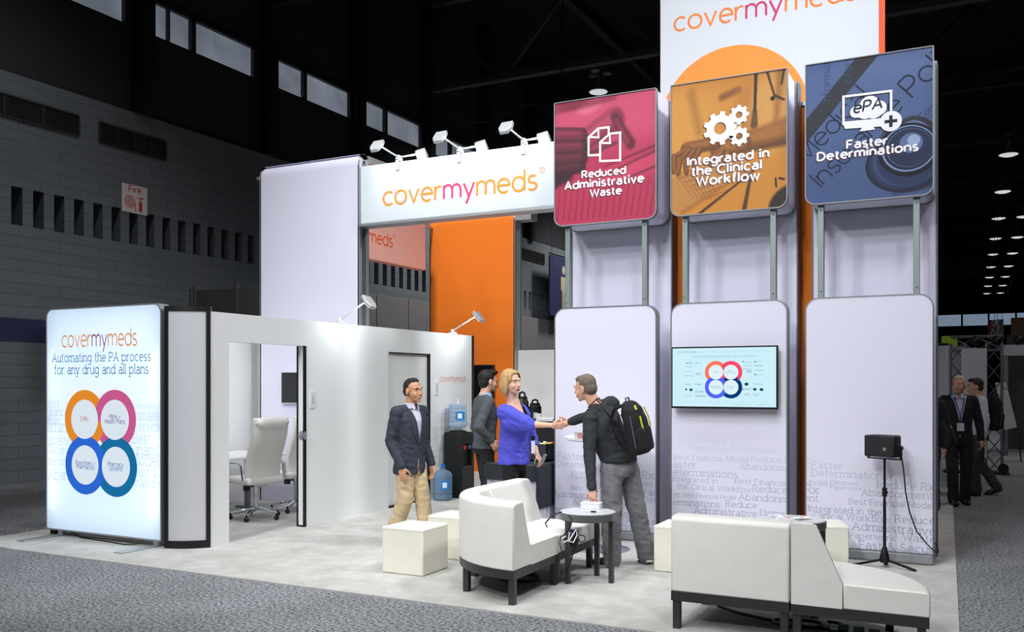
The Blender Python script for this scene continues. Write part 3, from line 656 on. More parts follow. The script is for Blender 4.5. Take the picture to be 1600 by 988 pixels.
# ------------------------------------------------------------------ three display towers
def colour_grid(u0, u1, v0, v1, fn, nu, nv, r, Y, parent, name, extra=None):
    """a printed picture: vertex colours on a fine grid cut to rounded corners"""
    bm = bmesh.new(); col = bm.loops.layers.float_color.new('print')
    us = np.linspace(0, 1, nu); vs = np.linspace(0, 1, nv); Uu, Vv = np.meshgrid(us, vs)
    cols = fn(Uu, Vv) * .93                                     # sRGB 0-255, shape nv,nu,3
    c = np.clip(cols / 255, 0, 1); c = np.where(c <= .04045, c / 12.92, ((c + .055) / 1.055) ** 2.4)
    def inside(x, z):
        dx = max(u0 + r[0] - x, x - (u1 - r[0])); 
        rb = r[0] if z < (v0 + v1) / 2 else r[1]
        dx = max(u0 + rb - x, x - (u1 - rb), 0); dz = max(v0 + rb - z, z - (v1 - rb), 0)
        return dx, dz, rb
    V = {}
    for j in range(nv):
        for i in range(nu):
            x, z = u0 + (u1 - u0) * us[i], v0 + (v1 - v0) * vs[j]
            dx, dz, rb = inside(x, z); d = math.hypot(dx, dz)
            if dx > 0 and dz > 0 and d > rb: s = rb / d; x += (1 - s) * dx * (1 if x < (u0+u1)/2 else -1); z += (1 - s) * dz * (1 if z < (v0+v1)/2 else -1)
            V[j, i] = bm.verts.new((x, Y, z))
    for j in range(nv - 1):
        for i in range(nu - 1):
            f = bm.faces.new((V[j, i], V[j, i+1], V[j+1, i+1], V[j+1, i]))
            for lp, (jj, ii) in zip(f.loops, ((j, i), (j, i+1), (j+1, i+1), (j+1, i))): lp[col] = (*c[jj, ii], 1)
    me = bpy.data.meshes.new(name); bm.to_mesh(me); bm.free(); me.materials.append(printed('printed_picture'))
    loc, rz = ORG[parent.name]; me.transform(Matrix.Translation(-loc))
    o = bpy.data.objects.new(name, me); C.objects.link(o); o.parent = parent; return o
def sm(d, s): s = s * .55; return np.clip(.5 - d / (2 * s), 0, 1)
def ell(U, V, cu, cv, ru, rv, rot=0, soft=.15):
    c, s = math.cos(R(rot)), math.sin(R(rot)); a = (U - cu) * c + (V - cv) * s; b = -(U - cu) * s + (V - cv) * c
    return sm(np.sqrt((a / ru) ** 2 + (b / rv) ** 2) - 1, soft)
def cap_(U, V, p, q, r0, r1=None, soft=.012):
    r1 = r0 if r1 is None else r1; px, py = p; dx, dy = q[0] - px, q[1] - py
    t = np.clip(((U - px) * dx + (V - py) * dy) / (dx * dx + dy * dy + 1e-9), 0, 1)
    return sm(np.hypot(U - px - t * dx, V - py - t * dy) - (r0 + (r1 - r0) * t), soft)
def mixc(c, col, a): return c * (1 - a[..., None]) + np.array(col, float) * a[..., None]
def grain(U, amp=5): return np.random.RandomState(3).normal(0, amp, U.shape)[..., None]
def red_fn(U, V):
    c = np.zeros(U.shape + (3,)) + np.array((192, 44, 84.))
    c = mixc(c, (222, 84, 122), sm(.62 - V, .2) * .75); c = mixc(c, (150, 30, 66), ell(U, V, .2, .99, .2, .06, 0, .5))
    c = mixc(c, (238, 120, 150), ell(U, V, .35, .93, .12, .05, 10, .6) * .7); c = mixc(c, (120, 22, 52), cap_(U, V, (.0, .93), (.6, .98), .02, .02, .03) * .6)
    for k in range(16):                                                  # rows of print on the sheet
        u = .02 + k * .062; c = mixc(c, (128, 20, 54), cap_(U, V, (u, .04), (u + .04 + (u - .5) * .02, .30), .008, .005, .012) * .6)
    c = mixc(c, (222, 70, 108), cap_(U, V, (.35, .32), (1, .44), .05, .08, .05) * .7)
    for a, b in (((.45, .36), (1, .52)), ((.5, .44), (1, .56)), ((.6, .3), (1, .40))): c = mixc(c, (116, 20, 50), cap_(U, V, a, b, .007, .012, .012) * .75)
    c = mixc(c, (126, 22, 54), cap_(U, V, (.30, .66), (.60, .80), .09, .10, .04) * .9)          # far hand
    c = mixc(c, (204, 74, 110), cap_(U, V, (.34, .70), (.58, .83), .06, .05, .05) * .8)
    c = mixc(c, (84, 12, 36), cap_(U, V, (.60, .83), (.76, .60), .035, .045, .03) * .9); c = mixc(c, (150, 36, 70), cap_(U, V, (.62, .80), (.73, .62), .016, .02, .02))
    c = mixc(c, (92, 16, 42), cap_(U, V, (.3, .55), (.62, .62), .018, .014, .02) * .8)
    c = mixc(c, (74, 10, 30), cap_(U, V, (-.05, .56), (.20, .58), .25, .15, .03))                 # near fist: back of the hand and curled fingers
    for v0, v1, r, hi in ((.74, .71, .060, 170), (.635, .62, .055, 150), (.535, .53, .050, 128), (.445, .455, .042, 104)):
        c = mixc(c, (60, 8, 26), cap_(U, V, (-.05, v0), (.27, v1), r + .012, r + .004, .02)); c = mixc(c, (hi * .72, hi * .17, hi * .36), cap_(U, V, (-.05, v0 + .008), (.255, v1 + .01), r - .008, r - .014, .04)); c = mixc(c, (hi, hi * .3, hi * .52), cap_(U, V, (-.05, v0 + .028), (.24, v1 + .026), .014, .012, .03) * .8)
    c0_ = (78, 10, 32)
    c = mixc(c, (52, 8, 24), cap_(U, V, (-.05, .36), (.14, .4), .07, .04, .04)); c = mixc(c, (60, 8, 28), cap_(U, V, (.26, .46), (.36, .32), .012, .004, .01))
    return c + grain(U, 4)
def amber_fn(U, V):
    c = np.zeros(U.shape + (3,)) + np.array((212, 140, 46.))
    c = mixc(c, (228, 164, 78), ell(U, V, .1, .6, .35, .35, 0, .8) * .6); c = mixc(c, (160, 98, 30), cap_(U, V, (.18, .92), (.25, .62), .035, .03, .06) * .6)
    c = mixc(c, (120, 70, 20), cap_(U, V, (.45, .86), (.6, .90), .025, .025, .03) * .8); c = mixc(c, (190, 122, 44), ell(U, V, .68, .75, .12, .2, 0, .5) * .6)
    c = mixc(c, (226, 168, 92), ell(U, V, .86, .7, .16, .3, 0, .4) * .7); c = mixc(c, (150, 92, 34), cap_(U, V, (.95, 1), (.9, .5), .03, .02, .04) * .7)
    c = mixc(c, (40, 24, 10), cap_(U, V, (.745, 1), (.735, .72), .014, .012, .006)); c = mixc(c, (70, 44, 20), cap_(U, V, (.735, .72), (.73, .62), .02, .03, .015) * .8)
    for a, b in (((.84, 1), (.9, .82)), ((.9, .82), (.98, .78)), ((.98, 1), (.96, .9))): c = mixc(c, (60, 34, 14), cap_(U, V, a, b, .01, .008, .008))
    c = mixc(c, (30, 18, 10), ell(U, V, .885, .80, .02, .017, 0, .2))
    c = mixc(c, (196, 136, 66), cap_(U, V, (-.1, .1), (.55, .33), .16, .1, .02)); c = mixc(c, (176, 108, 36), cap_(U, V, (.1, .02), (.75, .32), .02, .01, .02) * .8)
    for k in range(7):                                                    # keys
        c = mixc(c, (150, 92, 34), cap_(U, V, (.02 + .05*k, .30 - .035*k + .02), (.20 + .05*k, .34 - .03*k), .004, .004, .004) * .8)
        c = mixc(c, (150, 92, 34), cap_(U, V, (.03 + .05*k, .33 - .012*k), (.2 + .04*k, .1 - .005*k + .02), .004, .004, .004) * .7)
    c = mixc(c, (104, 60, 20), cap_(U, V, (.62, .49), (1.08, .55), .07, .10, .03)); c = mixc(c, (172, 108, 46), cap_(U, V, (.62, .515), (1.08, .59), .045, .075, .06))      # forearm
    c = mixc(c, (112, 66, 24), cap_(U, V, (.64, .49), (.40, .46), .068, .05, .02)); c = mixc(c, (178, 114, 52), cap_(U, V, (.62, .51), (.42, .48), .042, .03, .05))             # right hand
    c = mixc(c, (100, 58, 20), cap_(U, V, (.40, .52), (.13, .505), .05, .045, .02)); c = mixc(c, (164, 102, 44), cap_(U, V, (.38, .535), (.14, .52), .03, .026, .04))            # left hand
    for a, b in (((.46, .46), (.30, .385)), ((.44, .44), (.345, .35)), ((.5, .43), (.42, .33))): c = mixc(c, (104, 60, 20), cap_(U, V, a, b, .027, .018, .012)); c = mixc(c, (170, 106, 46), cap_(U, V, (a[0], a[1] + .012), (b[0] + .01, b[1] + .012), .014, .008, .02))
    for a, b in (((.15, .50), (.02, .45)), ((.02, .45), (.015, .34)), ((.16, .49), (.07, .41)), ((.07, .41), (.06, .32)), ((.2, .48), (.13, .39)), ((.13, .39), (.135, .32)), ((.25, .48), (.2, .40)), ((.2, .40), (.21, .34))): c = mixc(c, (110, 62, 20), cap_(U, V, a, b, .028, .02, .012)); c = mixc(c, (168, 104, 42), cap_(U, V, (a[0], a[1] + .012), (b[0], b[1] + .012), .012, .008, .012) * .8)
    c = mixc(c, (66, 38, 16), cap_(U, V, (.22, -.02), (.72, .28), .012, .006, .01)); c = mixc(c, (84, 48, 20), cap_(U, V, (.64, -.02), (.70, .25), .02, .012, .01))
    c = mixc(c, (40, 26, 16), ell(U, V, 1.0, .02, .16, .12, 35, .2)); c = mixc(c, (50, 30, 14), cap_(U, V, (.91, .21), (.915, .15), .008, .008, .005)); c = mixc(c, (50, 30, 14), cap_(U, V, (.94, .21), (.98, .2), .008, .008, .005))
    return c + grain(U, 4)
def blue_fn(U, V):
    c = np.zeros(U.shape + (3,)) + np.array((72, 98, 150.))
    c = mixc(c, (96, 120, 168), ell(U, V, .8, 1, .5, .2, 0, .8) * .6); c = mixc(c, (54, 78, 128), ell(U, V, .4, .1, .6, .3, 0, .7) * .7)
    c = mixc(c, (20, 26, 42), cap_(U, V, (-.1, .43), (.62, 1.12), .062, .062, .006))
    c = mixc(c, (22, 30, 52), ell(U, V, .84, .28, .30, .25, 0, .05)); c = mixc(c, (70, 92, 138), ell(U, V, .80, .28, .26, .2, 0, .3)); c = mixc(c, (120, 144, 188), ell(U, V, .64, .2, .05, .14, 25, .4) * .8)
    c = mixc(c, (18, 24, 42), ell(U, V, .85, .33, .2, .215, 0, .06)); c = mixc(c, (110, 132, 176), ell(U, V, .85, .335, .168, .18, 0, .06)); c = mixc(c, (40, 54, 88), ell(U, V, .85, .34, .15, .16, 0, .1))
    c = mixc(c, (150, 170, 206), ell(U, V, .88, .42, .06, .06, 0, .5) * .8); c = mixc(c, (24, 30, 50), cap_(U, V, (.72, .05), (.98, .09), .03, .05, .04) * .7)
    return c + grain(U, 3)
white_ink = ink((244, 244, 250)); shade_ink = ink((70, 40, 40))
def gear(p, u, v, r, hole, n, m, lay=3):
    out = []
    for k in range(n):
        a = 360 / n * k
        for da, q in ((-.30, .8), (-.2, 1), (.2, 1), (.30, .8)): out.append((r*q*math.cos(R(a + da*360/n)), r*q*math.sin(R(a + da*360/n))))
    for i in range(len(out)):
        a, b = out[i], out[(i+1) % len(out)]; ia = math.atan2(a[1], a[0]); ib = math.atan2(b[1], b[0])
        p.poly([(u + hole*math.cos(ia), v + hole*math.sin(ia)), (u + a[0], v + a[1]), (u + b[0], v + b[1]), (u + hole*math.cos(ib), v + hole*math.sin(ib))], m, lay)
TFY = 9.2
def word_ink(v):                                            # the word cloud is printed paler towards the top
    k = min(1, max(0, (1.14 - v) / .70)) ** .9; return ink(tuple(int(round((a + (b - a) * k) / 4) * 4) for a, b in zip((225, 224, 242), (154, 156, 180))))
def display_tower(x0, x1, label, fn, art, words, wconv):
    t = thing('display_tower', label, 'tower', ((x0 + x1) / 2, 9.4, FL), 0, 'photo panel towers')
    # slab behind
    MB().box((x0, 9.72, FL), (x1, 9.92, 4.82)).build('rear_slab', fabric, t, bevel=.006)
    MB().box((x1 - .002, 9.715, FL), (x1 + .012, 9.925, 4.82)).box((x0 - .012, 9.715, FL), (x0 + .002, 9.925, 4.82)).build('slab_edge', mat('dark_edge', (110, 114, 124), .5, .3), t)
    # lower panel
    z0, z1 = .11, 2.525; r = .13
    MB().prism(rrect(x0 + .012, z0, x1 - .012, z1 - .012, [.02, .02, r - .01, r - .01]), (0, TFY + .1, 0), (1, 0, 0), UP, (0, -1, 0), .096).build('lower_panel', fabric, t)
    f = MB(); f.frame(rrect(x0, z0 - .0, x1, z1, [.01, .01, r, r]), rrect(x0 + .014, z0 + .01, x1 - .014, z1 - .014, [.005, .005, r - .014, r - .014]), (0, TFY + .11, 0), (1, 0, 0), UP, (0, -1, 0), .108)
    f.build('lower_frame', alu, t, smooth=True)
    MB().box((x0, TFY - .0, FL), (x1, TFY + .5, .115)).build('plinth', mat('plinth_grey', (150, 153, 158), .5, .3), t, bevel=.02)
    pw = Print((0, TFY + .004, 0), (1, 0, 0), UP, (0, -1, 0)); pw.lim = (x0 + .016, z0 + .012, x1 - .016, 2.3)
    cloud(pw, words, wconv, word_ink, .125, .17, 1.0); pw.build('word_lettering', t)
    # posts
    for x in (x0 + .14, x1 - .15):
        m = MB().box((x - .028, TFY + .05, z1 - .01), (x + .028, TFY + .12, 3.45)); m.ball((x, TFY + .048, z1 + .07), (.012, .01, .012), n=8); m.ball((x, TFY + .048, 3.38), (.012, .01, .012), n=8)
        m.build('post', postm, t, bevel=.006)
    # upper photo box
    b0, b1 = 3.425, 4.80; ry = [.1, .1, .012, .012]
    MB().prism(rrect(x0 + .01, b0 + .01, x1 - .01, b1 - .006, ry), (0, TFY + .46, 0), (1, 0, 0), UP, (0, -1, 0), .45).build('photo_box', fabric, t, smooth=True)
    f = MB()
    for y, h in ((TFY + .05, .056), (TFY + .49, .05)): f.frame(rrect(x0, b0, x1, b1, ry), rrect(x0 + .011, b0 + .012, x1 - .011, b1 - .009, [.09, .09, .008, .008]), (0, y, 0), (1, 0, 0), UP, (0, -1, 0), h)
    f.build('box_frame', mat('box_frame_grey', (138, 141, 146), .55, .3), t, smooth=True)
    colour_grid(x0 + .012, x1 - .012, b0 + .012, b1 - .01, fn, 230, 260, (.09, .008), TFY + .006, t, 'photo_print')
    p = Print((0, TFY + .005, 0), (1, 0, 0), UP, (0, -1, 0)); p.lim = (x0 + .014, b0 + .014, x1 - .014, b1 - .012); art(p); p.build('lettering', t)
    return t
pv = lambda sx, ox, oy: (lambda X, Y: (lambda q: (q.x, q.z))(ony(ox + X*sx, oy + Y*sx, TFY)))
cA = pv(1/2.995, 850, 0)                                        # crop used to read the crimson and amber panels
def bold(p, t, c, X0, X1, Y, w=.33, m=None, lay=4):
    u0, v = c(X0, Y); u1, _ = c(X1, Y); k = p.text(t, u0, u1, v, m or white_ink, w, 0, .90, lay, gap=.38); p.text(t, u0 - .009, u1 - .009, v - .008, ink((96, 40, 50)), w, 0, .90, 2, gap=.38)
def art_red(p):
    bold(p, 'Reduced', cA, 178, 380, 833); bold(p, 'Administrative', cA, 98, 464, 888); bold(p, 'Waste', cA, 216, 360, 920)
    for (X, Y, s) in ((208, 727, 1), (262, 754, 1)):
        q = lambda a, b: (lambda r: (r[0], r[1]))(cA(X + a, Y - b))
        P = [q(0, 0), q(0, 88), q(45, 128), q(94, 134), q(94, 4), q(0, 0)]
        if X < 250: P = [q(56, 2), q(0, 0), q(0, 84), q(45, 126), q(94, 132), q(94, 100)]
        p.line(P, .024, white_ink, 4); p.line([q(0, 86), q(47, 84), q(45, 128)], .02, white_ink, 4)
def art_amber(p):
    bold(p, 'Integrated in', cA, 672, 1050, 775); bold(p, 'the Clinical', cA, 692, 1016, 822); bold(p, 'Workflow', cA, 715, 1006, 868)
    for X, Y, r, h, n in ((823, 600, .172, .062, 9), (912, 537, .102, .034, 8), (913, 637, .102, .034, 8)):
        u, v = cA(X, Y); gear(p, u, v, r, h, n, white_ink, 4); gear(p, u - .01, v - .008, r, h, n, ink((110, 64, 24)), 2)
cB = pv(1/2.995, 1220, 0)
def art_blue(p):
    dk = ink((26, 34, 54)); D = lambda X, Y, r, c, l, hs=1: (lambda q: p.disc(q[0], q[1], r, ink(c), l, 56, hs))(cB(X, Y))
    for k in range(7): D(575 + 2*k, 765 - 3*k, .335 - .012*k, (20 + 7*k, 28 + 9*k, 50 + 13*k), -1 + k*.25, .80)
    for X, Y, r, c, l in ((588, 742, .262, (40, 52, 86), 1.0), (597, 700, .268, (14, 19, 34), 1.3), (598, 694, .232, (124, 144, 186), 1.5), (599, 693, .218, (30, 40, 68), 1.7), (600, 690, .196, (66, 84, 124), 1.9), (602, 690, .188, (34, 44, 74), 2.0), (610, 668, .10, (92, 112, 156), 2.1), (622, 655, .055, (150, 170, 208), 2.2)): D(X, Y, r, c, l, .93)
    for t, X, Y, s, rot in (('Medical', 118, 765, .128, 44), ('Insurance', 190, 878, .124, 43), ('Policy', 618, 455, .14, 42)):
        u, v = cB(X, Y); p.text(t, u, 0, v, dk, .11, 0, 1, 1, R(rot), size=s)
    u, v = cB(660, 560); p.text('Comp', u, 0, v, dk, .1, .15, 1, 1, R(40), size=.04); u, v = cB(690, 575); p.text('insu', u, 0, v, dk, .1, .15, 1, 1, R(40), size=.04)
    for X, Y in ((230, 480), (330, 390)): u, v = cB(X, Y); p.text('Information', u, 0, v, ink((58, 78, 122)), .12, .1, 1, 1, R(90), size=.05)
    bold(p, 'Faster', cB, 310, 497, 695, m=white_ink, lay=6); bold(p, 'Determinations', cB, 172, 640, 752, m=white_ink, lay=6)
    q = lambda X, Y: cB(X, Y)
    for m, L, o in ((ink((24, 30, 48)), 3, .008), (white_ink, 5, 0)):
        s = lambda P: [(a - o, b - o) for a, b in P]
        p.line(s([q(293, 585), q(293, 452), q(516, 425), q(516, 540)]), .022, m, L); p.poly(s([q(288, 570), q(470, 553), q(490, 590), q(300, 603)]), m, L)
        p.poly(s([q(392, 580), q(428, 578), q(440, 606), q(368, 615)]), m, L)
        for X, Y, r in ((372, 518, .066), (352, 524, .055), (415, 492, .088), (458, 505, .07), (395, 520, .075), (435, 515, .08)): u, v = q(X, Y); p.disc(u - o, v - o, r, m, L)
        u, v = q(515, 567); p.disc(u - o, v - o, .095, m, L + 2)
    u, v = q(515, 567); p.line([(u - .055, v), (u + .055, v)], .03, dk, 9); p.line([(u, v - .055), (u, v + .055)], .03, dk, 9)
    u0, v = q(340, 535); u1, _ = q(472, 520); p.text('ePA', u0, u1, v + .01, dk, .24, 0, 1, 8, R(4), slant=.2)
t1c, t2c, t3c = pv(.3443, 840, 560), pv(.1822, 1020, 640), pv(.2632, 1240, 640)
display_tower(-4.144, -2.965, 'display tower with the crimson paper panel on top, left of three', red_fn, art_red,
    [('Faster', 90, 212, 458), ('Determinations', 90, 330, 492), ('Eliminate', 153, 256, 528), ('Paperwork', 153, 256, 546), ('Best Financial Model', 153, 425, 597), ('Automating the', 73, 335, 628), ('Administrative', 160, 395, 664), ('Integrated in the', 66, 270, 691), ('Clinical Workflow', 80, 280, 715), ('Rx', 475, 523, 547), ('ent', 480, 523, 580), ('Faster', 482, 590, 622), ('Determine', 482, 650, 654), ('Reduce', 405, 535, 748), ('Waste', 330, 415, 712), ('Administrative', 300, 535, 770), ('Fast', 425, 500, 790), ('cover', 375, 470, 640), ('Abandonment', 290, 470, 600), ('Fast & Secure', 95, 330, 770)], t1c)
display_tower(-2.815, -1.627, 'display tower with the amber typing hands panel, holding the lit screen', amber_fn, art_amber,
    [('Eliminate', 315, 630, 293), ('Paperwork', 313, 642, 352), ('Faster', 680, 830, 315), ('Determinations', 678, 1070, 360), ('Best Financial Model', 180, 818, 430), ('Reduce Rx', 848, 1210, 450), ('Faster', 125, 375, 497), ('Abandonment', 745, 1250, 512), ('Determinations', 115, 725, 562), ('Integrated in', 170, 550, 617), ('Best Financial', 705, 1150, 636), ('the Clinical Workflow', 208, 840, 680), ('Reduce', 860, 1150, 706), ('Faster', 40, 235, 745), ('Best Financial Model', 262, 710, 748), ('Abandonment', 740, 1290, 776), ('Determinations', 50, 570, 810), ('Reduce', 628, 893, 835), ('Administrative', 358, 893, 890), ('Eliminate', 920, 1200, 905), ('Fast & Secure', 200, 700, 960), ('Automating the', 760, 1290, 960)], t2c)
display_tower(-1.463, -.32, 'display tower with the blue stethoscope panel on top, right of three', blue_fn, art_blue,
    [('Rx', 20, 88, 318), ('Faster', 108, 292, 350), ('ent', 40, 90, 360), ('Determinations', 108, 555, 396), ('Model', 68, 198, 448), ('Eliminate', 218, 383, 446), ('Paperwork', 218, 400, 474), ('Reduce Rx', 498, 828, 466), ('Rx', 68, 145, 497), ('Abandonment', 405, 826, 512), ('ent', 62, 145, 543), ('Best Financial Model', 330, 832, 562), ('Integrated in the', 88, 520, 604), ('Clinical Workflow', 118, 570, 645), ('Reduce', 603, 838, 670), ('Administrative', 350, 842, 715), ('Paperwork', 330, 598, 763), ('Waste', 650, 840, 780), ('Fast & Secure', 390, 870, 825), ('Automating the', 470, 900, 845), ('Reduce', 100, 300, 700), ('Waste', 120, 300, 760)], t3c)

# ------------------------------------------------------------------ lit screen on the amber tower
sc_ = thing('wall_screen', 'lit flat screen showing four coloured rings on the middle display tower', 'screen', (-2.25, 9.15, 1.45))
SY = 9.09
a, b = ony(1049, 639, SY), ony(1215, 541, SY); SX0, SX1, SZ0, SZ1 = a.x, b.x, 1.435, 2.065
MB().box((SX0, SY, SZ0), (SX1, SY + .06, SZ1)).box((SX0 + .3, SY + .06, SZ0 + .15), (SX1 - .3, TFY + .003, SZ1 - .15)).build('casing', blackp, sc_, bevel=.006)
MB().box((SX0 + .014, SY - .003, SZ0 + .022), (SX1 - .014, SY, SZ1 - .016)).build('display', glow('screen_white', (206, 240, 250), 1.0), sc_)
p = Print((0, SY - .003, 0), (1, 0, 0), UP, (0, -1, 0)); ts = (lambda X, Y: (lambda q: (q.x, q.z))(ony(1020 + X*.2024, 460 + Y*.2024, SY)))
E = lambda c: ink(c, 1.0)
def tx(t, X0, X1, Y, c, w=.12, s=.15):
    u0, v = ts(X0, Y); u1, _ = ts(X1, Y); p.text(t, u0, u1, v, E(c), w, s, 1, 6)
for X, Y, c, l in ((488, 602, (255, 118, 88), 2), (604, 602, (250, 72, 110), 3), (488, 718, (82, 100, 246), 4), (604, 718, (4, 60, 124), 3)):
    u, v = ts(X, Y); k = .2024 * SY / FPX * 1.10; p.ring(u, v, 79 * k, 52 * k, E(c), l)
for X, Y, Y0 in ((488, 602, 602), (604, 602, 602), (488, 718, 718), (604, 718, 718)):
    u, v = ts(X, Y); p.disc(u, v, 52 * k, E((224, 244, 250)), 5)
tx('covermymeds', 193, 342, 455, (150, 140, 160), .13, 0); tx('Seamlessly Integrated in the Clinical Workflow', 298, 800, 490, (110, 170, 190))
for Y, X0 in ((446, 360), (832, 195)):
    u0, v = ts(X0, Y); u1, _ = ts(910, Y); p.line([(u0, v), (u1, v)], .002, E((160, 205, 218)), 5)
grey_, dk_b, sk = (140, 178, 192), (20, 70, 110), (90, 150, 175)
for t, X0, X1, Y, c in (('EHRs', 472, 505, 606, sk), ('PBMs +', 580, 625, 598, sk), ('Health Plans', 562, 642, 612, sk), ('Prescribers +', 448, 528, 714, sk), ('Pharmacists', 450, 528, 728, sk), ('Pharmacy', 570, 634, 716, sk), ('Systems', 575, 628, 730, sk),
        ('Allina', 275, 310, 536, dk_b), ('athenahealth', 250, 310, 563, sk), ('NextGen', 252, 308, 602, grey_), ('Greenway', 240, 312, 634, grey_), ('Sunrise', 335, 382, 536, grey_), ('300+', 330, 376, 624, dk_b), ('Walmart', 248, 292, 699, dk_b), ('Kroger', 330, 374, 699, dk_b), ('Walgreens', 248, 306, 786, sk), ('62,000+', 330, 396, 760, dk_b), ('550,000+', 330, 410, 793, dk_b),
        ('Caremark', 705, 764, 530, sk), ('Humana', 704, 764, 556, grey_), ('Prime', 700, 760, 588, grey_), ('70%', 722, 762, 606, dk_b), ('Aetna', 800, 848, 526, grey_), ('Medimpact', 784, 855, 557, dk_b), ('Catamaran', 784, 852, 590, sk), ('Envision', 806, 858, 626, grey_), ('Partners', 780, 850, 700, sk), ('Ahold', 706, 756, 740, dk_b), ('NCPs', 710, 752, 780, dk_b), ('QS/1', 778, 824, 784, sk)):
    if all(ch in GL or ch == ' ' for ch in t): tx(t, X0, X1, Y, c, .14, 0)
    else: print('glyph missing in', t)
for X, Y, r in ((265, 530, 6), (258, 735, 8), (296, 738, 12), (724, 694, 14), (697, 734, 6), (788, 734, 12), (840, 736, 13), (792, 522, 7), (792, 620, 7), (698, 520, 6), (336, 530, 5)):
    u, v = ts(X, Y); p.disc(u, v, r * k, E(dk_b if r > 7 else sk), 5, hs=.8)
u0, v = ts(640, 856); u1, _ = ts(910, 860); p.text('2015 covermymeds LLC. All Rights Reserved.', u0, u1, v, E((140, 185, 200)), .12, .1, 1, 6)
p.build('screen_picture', sc_)

# ------------------------------------------------------------------ the backlit sign at the left
sg = thing('lightbox_sign', 'backlit white sign with four coloured rings standing left of the meeting room', 'sign', (-8.3, 6.72, FL))
GX0, GX1, GZ0, GZ1, GY = -9.17, -7.385, .075, 2.515, 6.65
MB().prism(rrect(GX0 + .014, GZ0 + .014, GX1 - .014, GZ1 - .014, [.03, .03, .09, .09]), (0, GY + .138, 0), (1, 0, 0), UP, (0, -1, 0), .008).build('backing', mat('sign_backing', (235, 238, 242), .7), sg)
f = MB(); f.frame(rrect(GX0, GZ0, GX1, GZ1, [.03, .03, .1, .1]), rrect(GX0 + .016, GZ0 + .016, GX1 - .016, GZ1 - .016, [.02, .02, .085, .085]), (0, GY + .14, 0), (1, 0, 0), UP, (0, -1, 0), .142)
f.build('frame', alul, sg, smooth=True)
fm = bpy.data.materials.new('sign_diffuser'); fm.use_nodes = True; n_ = fm.node_tree.nodes; n_.remove(n_['Principled BSDF']); e_ = n_.new('ShaderNodeEmission'); e_.inputs[0].default_value = lin((214, 230, 246)) + (1,); e_.inputs[1].default_value = .40
t_ = n_.new('ShaderNodeBsdfTranslucent'); t_.inputs[0].default_value = (.86, .93, 1, 1); a_ = n_.new('ShaderNodeAddShader'); fm.node_tree.links.new(e_.outputs[0], a_.inputs[0]); fm.node_tree.links.new(t_.outputs[0], a_.inputs[1]); fm.node_tree.links.new(a_.outputs[0], n_['Material Output'].inputs[0])
q_ = [(a, GY + .004, b) for a, b in rrect(GX0 + .014, GZ0 + .014, GX1 - .014, GZ1 - .014, [.03, .03, .09, .09])]; MB().add(q_, [list(range(len(q_)))]).build('lit_face', fm, sg)
for x, s_ in ((GX0 + .06, 1), (GX1 - .06, -1)):                       # led strips inside the box, along both upright edges
    for zc, ln, pw in ((.75, .9, .40), (1.75, .6, .18)):
        L_ = lamp('sign_led_light', (x, GY + .11, zc), (x + s_*.16, GY, zc), pw, .04, shape='RECTANGLE', col=(.86, .94, 1)); L_.data.size_y = ln; L_.data.size = .05
for x in (-9.0, -7.52):
    ft = MB().box((x - .06, GY - .42, FL), (x + .06, GY + .5, FL + .012)).build('foot', mat('foot_plate', (172, 178, 180), .4, .5), sg, bevel=.004)
    MB().lathe([(.04, FL), (.04, .09)], (x, GY + .07, 0)).build('foot_post', alul, sg, smooth=True)
MB().box((GX0 - .01, GY + .06, FL), (GX0 + .07, GY + .12, .12)).box((GX0 - .012, GY + .06, .1), (GX0 + .01, GY + .12, 1.9)).build('power_unit', blackp, sg)
MB().tube([(-8.9, GY + .06, .08), (-8.6, GY + .02, .02), (-8.1, GY - .02, .018), (-7.85, GY - .06, .018), (-7.7, GY, .03), (-7.66, GY + .06, .09)], .006).build('cable', blackp, sg, smooth=True)
p = Print((0, GY + .003, 0), (1, 0, 0), UP, (0, -1, 0)); p.lim = (GX0 + .03, GZ0 + .03, GX1 - .03, GZ1 - .03)
gs = lambda X, Y: (lambda q: (q.x, q.z))(ony(50 + X*.425, 460 + Y*.425, GY)); EI = lambda c: ink(c, .93)
u0, v = gs(110, 196); u1, _ = gs(384, 186); p.logo(u0, u1, v + .005, .14, 1.35, [EI((222, 146, 78)), EI((150, 62, 118)), EI((222, 146, 78))], reg=False)
teal = EI((58, 126, 164))
u0, v = gs(75, 250); u1, v1 = gs(435, 244); p.text('Automating the PA process', u0, u1, (v + v1)/2, teal, .155, .17, 1.2)
u0, v = gs(82, 292); u1, v1 = gs(427, 290); p.text('for any drug and all plans', u0, u1, (v + v1)/2 - .005, teal, .155, .17, 1.2)
pale = EI((206, 222, 236))
for t, X0, X1, Y in (('Best', 52, 98, 415), ('Financial Model', 52, 215, 445), ('Model', 52, 100, 475), ('Eliminate', 40, 180, 505), ('Paperwork', 40, 185, 552), ('Faster', 50, 120, 585), ('Determinations', 30, 190, 625), ('Abandonment', 60, 265, 680), ('Eliminate', 340, 470, 462), ('Paperwork', 338, 490, 502), ('Best', 372, 432, 548), ('Financial', 362, 500, 590), ('Model', 365, 465, 628), ('Fast & Secure', 380, 560, 668), ('Determinations', 290, 470, 700), ('Determinations', 360, 470, 418)):
    u0, v = gs(X0, Y); u1, _ = gs(X1, Y); p.text(t, u0, u1, v, pale, .11, .15, 1.25, 1)
cols4 = [(193, 460, (232, 142, 44)), (304, 462, (204, 92, 146)), (195, 628, (46, 106, 214)), (308, 635, (26, 112, 164))]
for i, (X, Y, c) in enumerate(cols4): u, v = gs(X, Y); p.ring(u, v, .318, .212, EI(c), 3 + i)
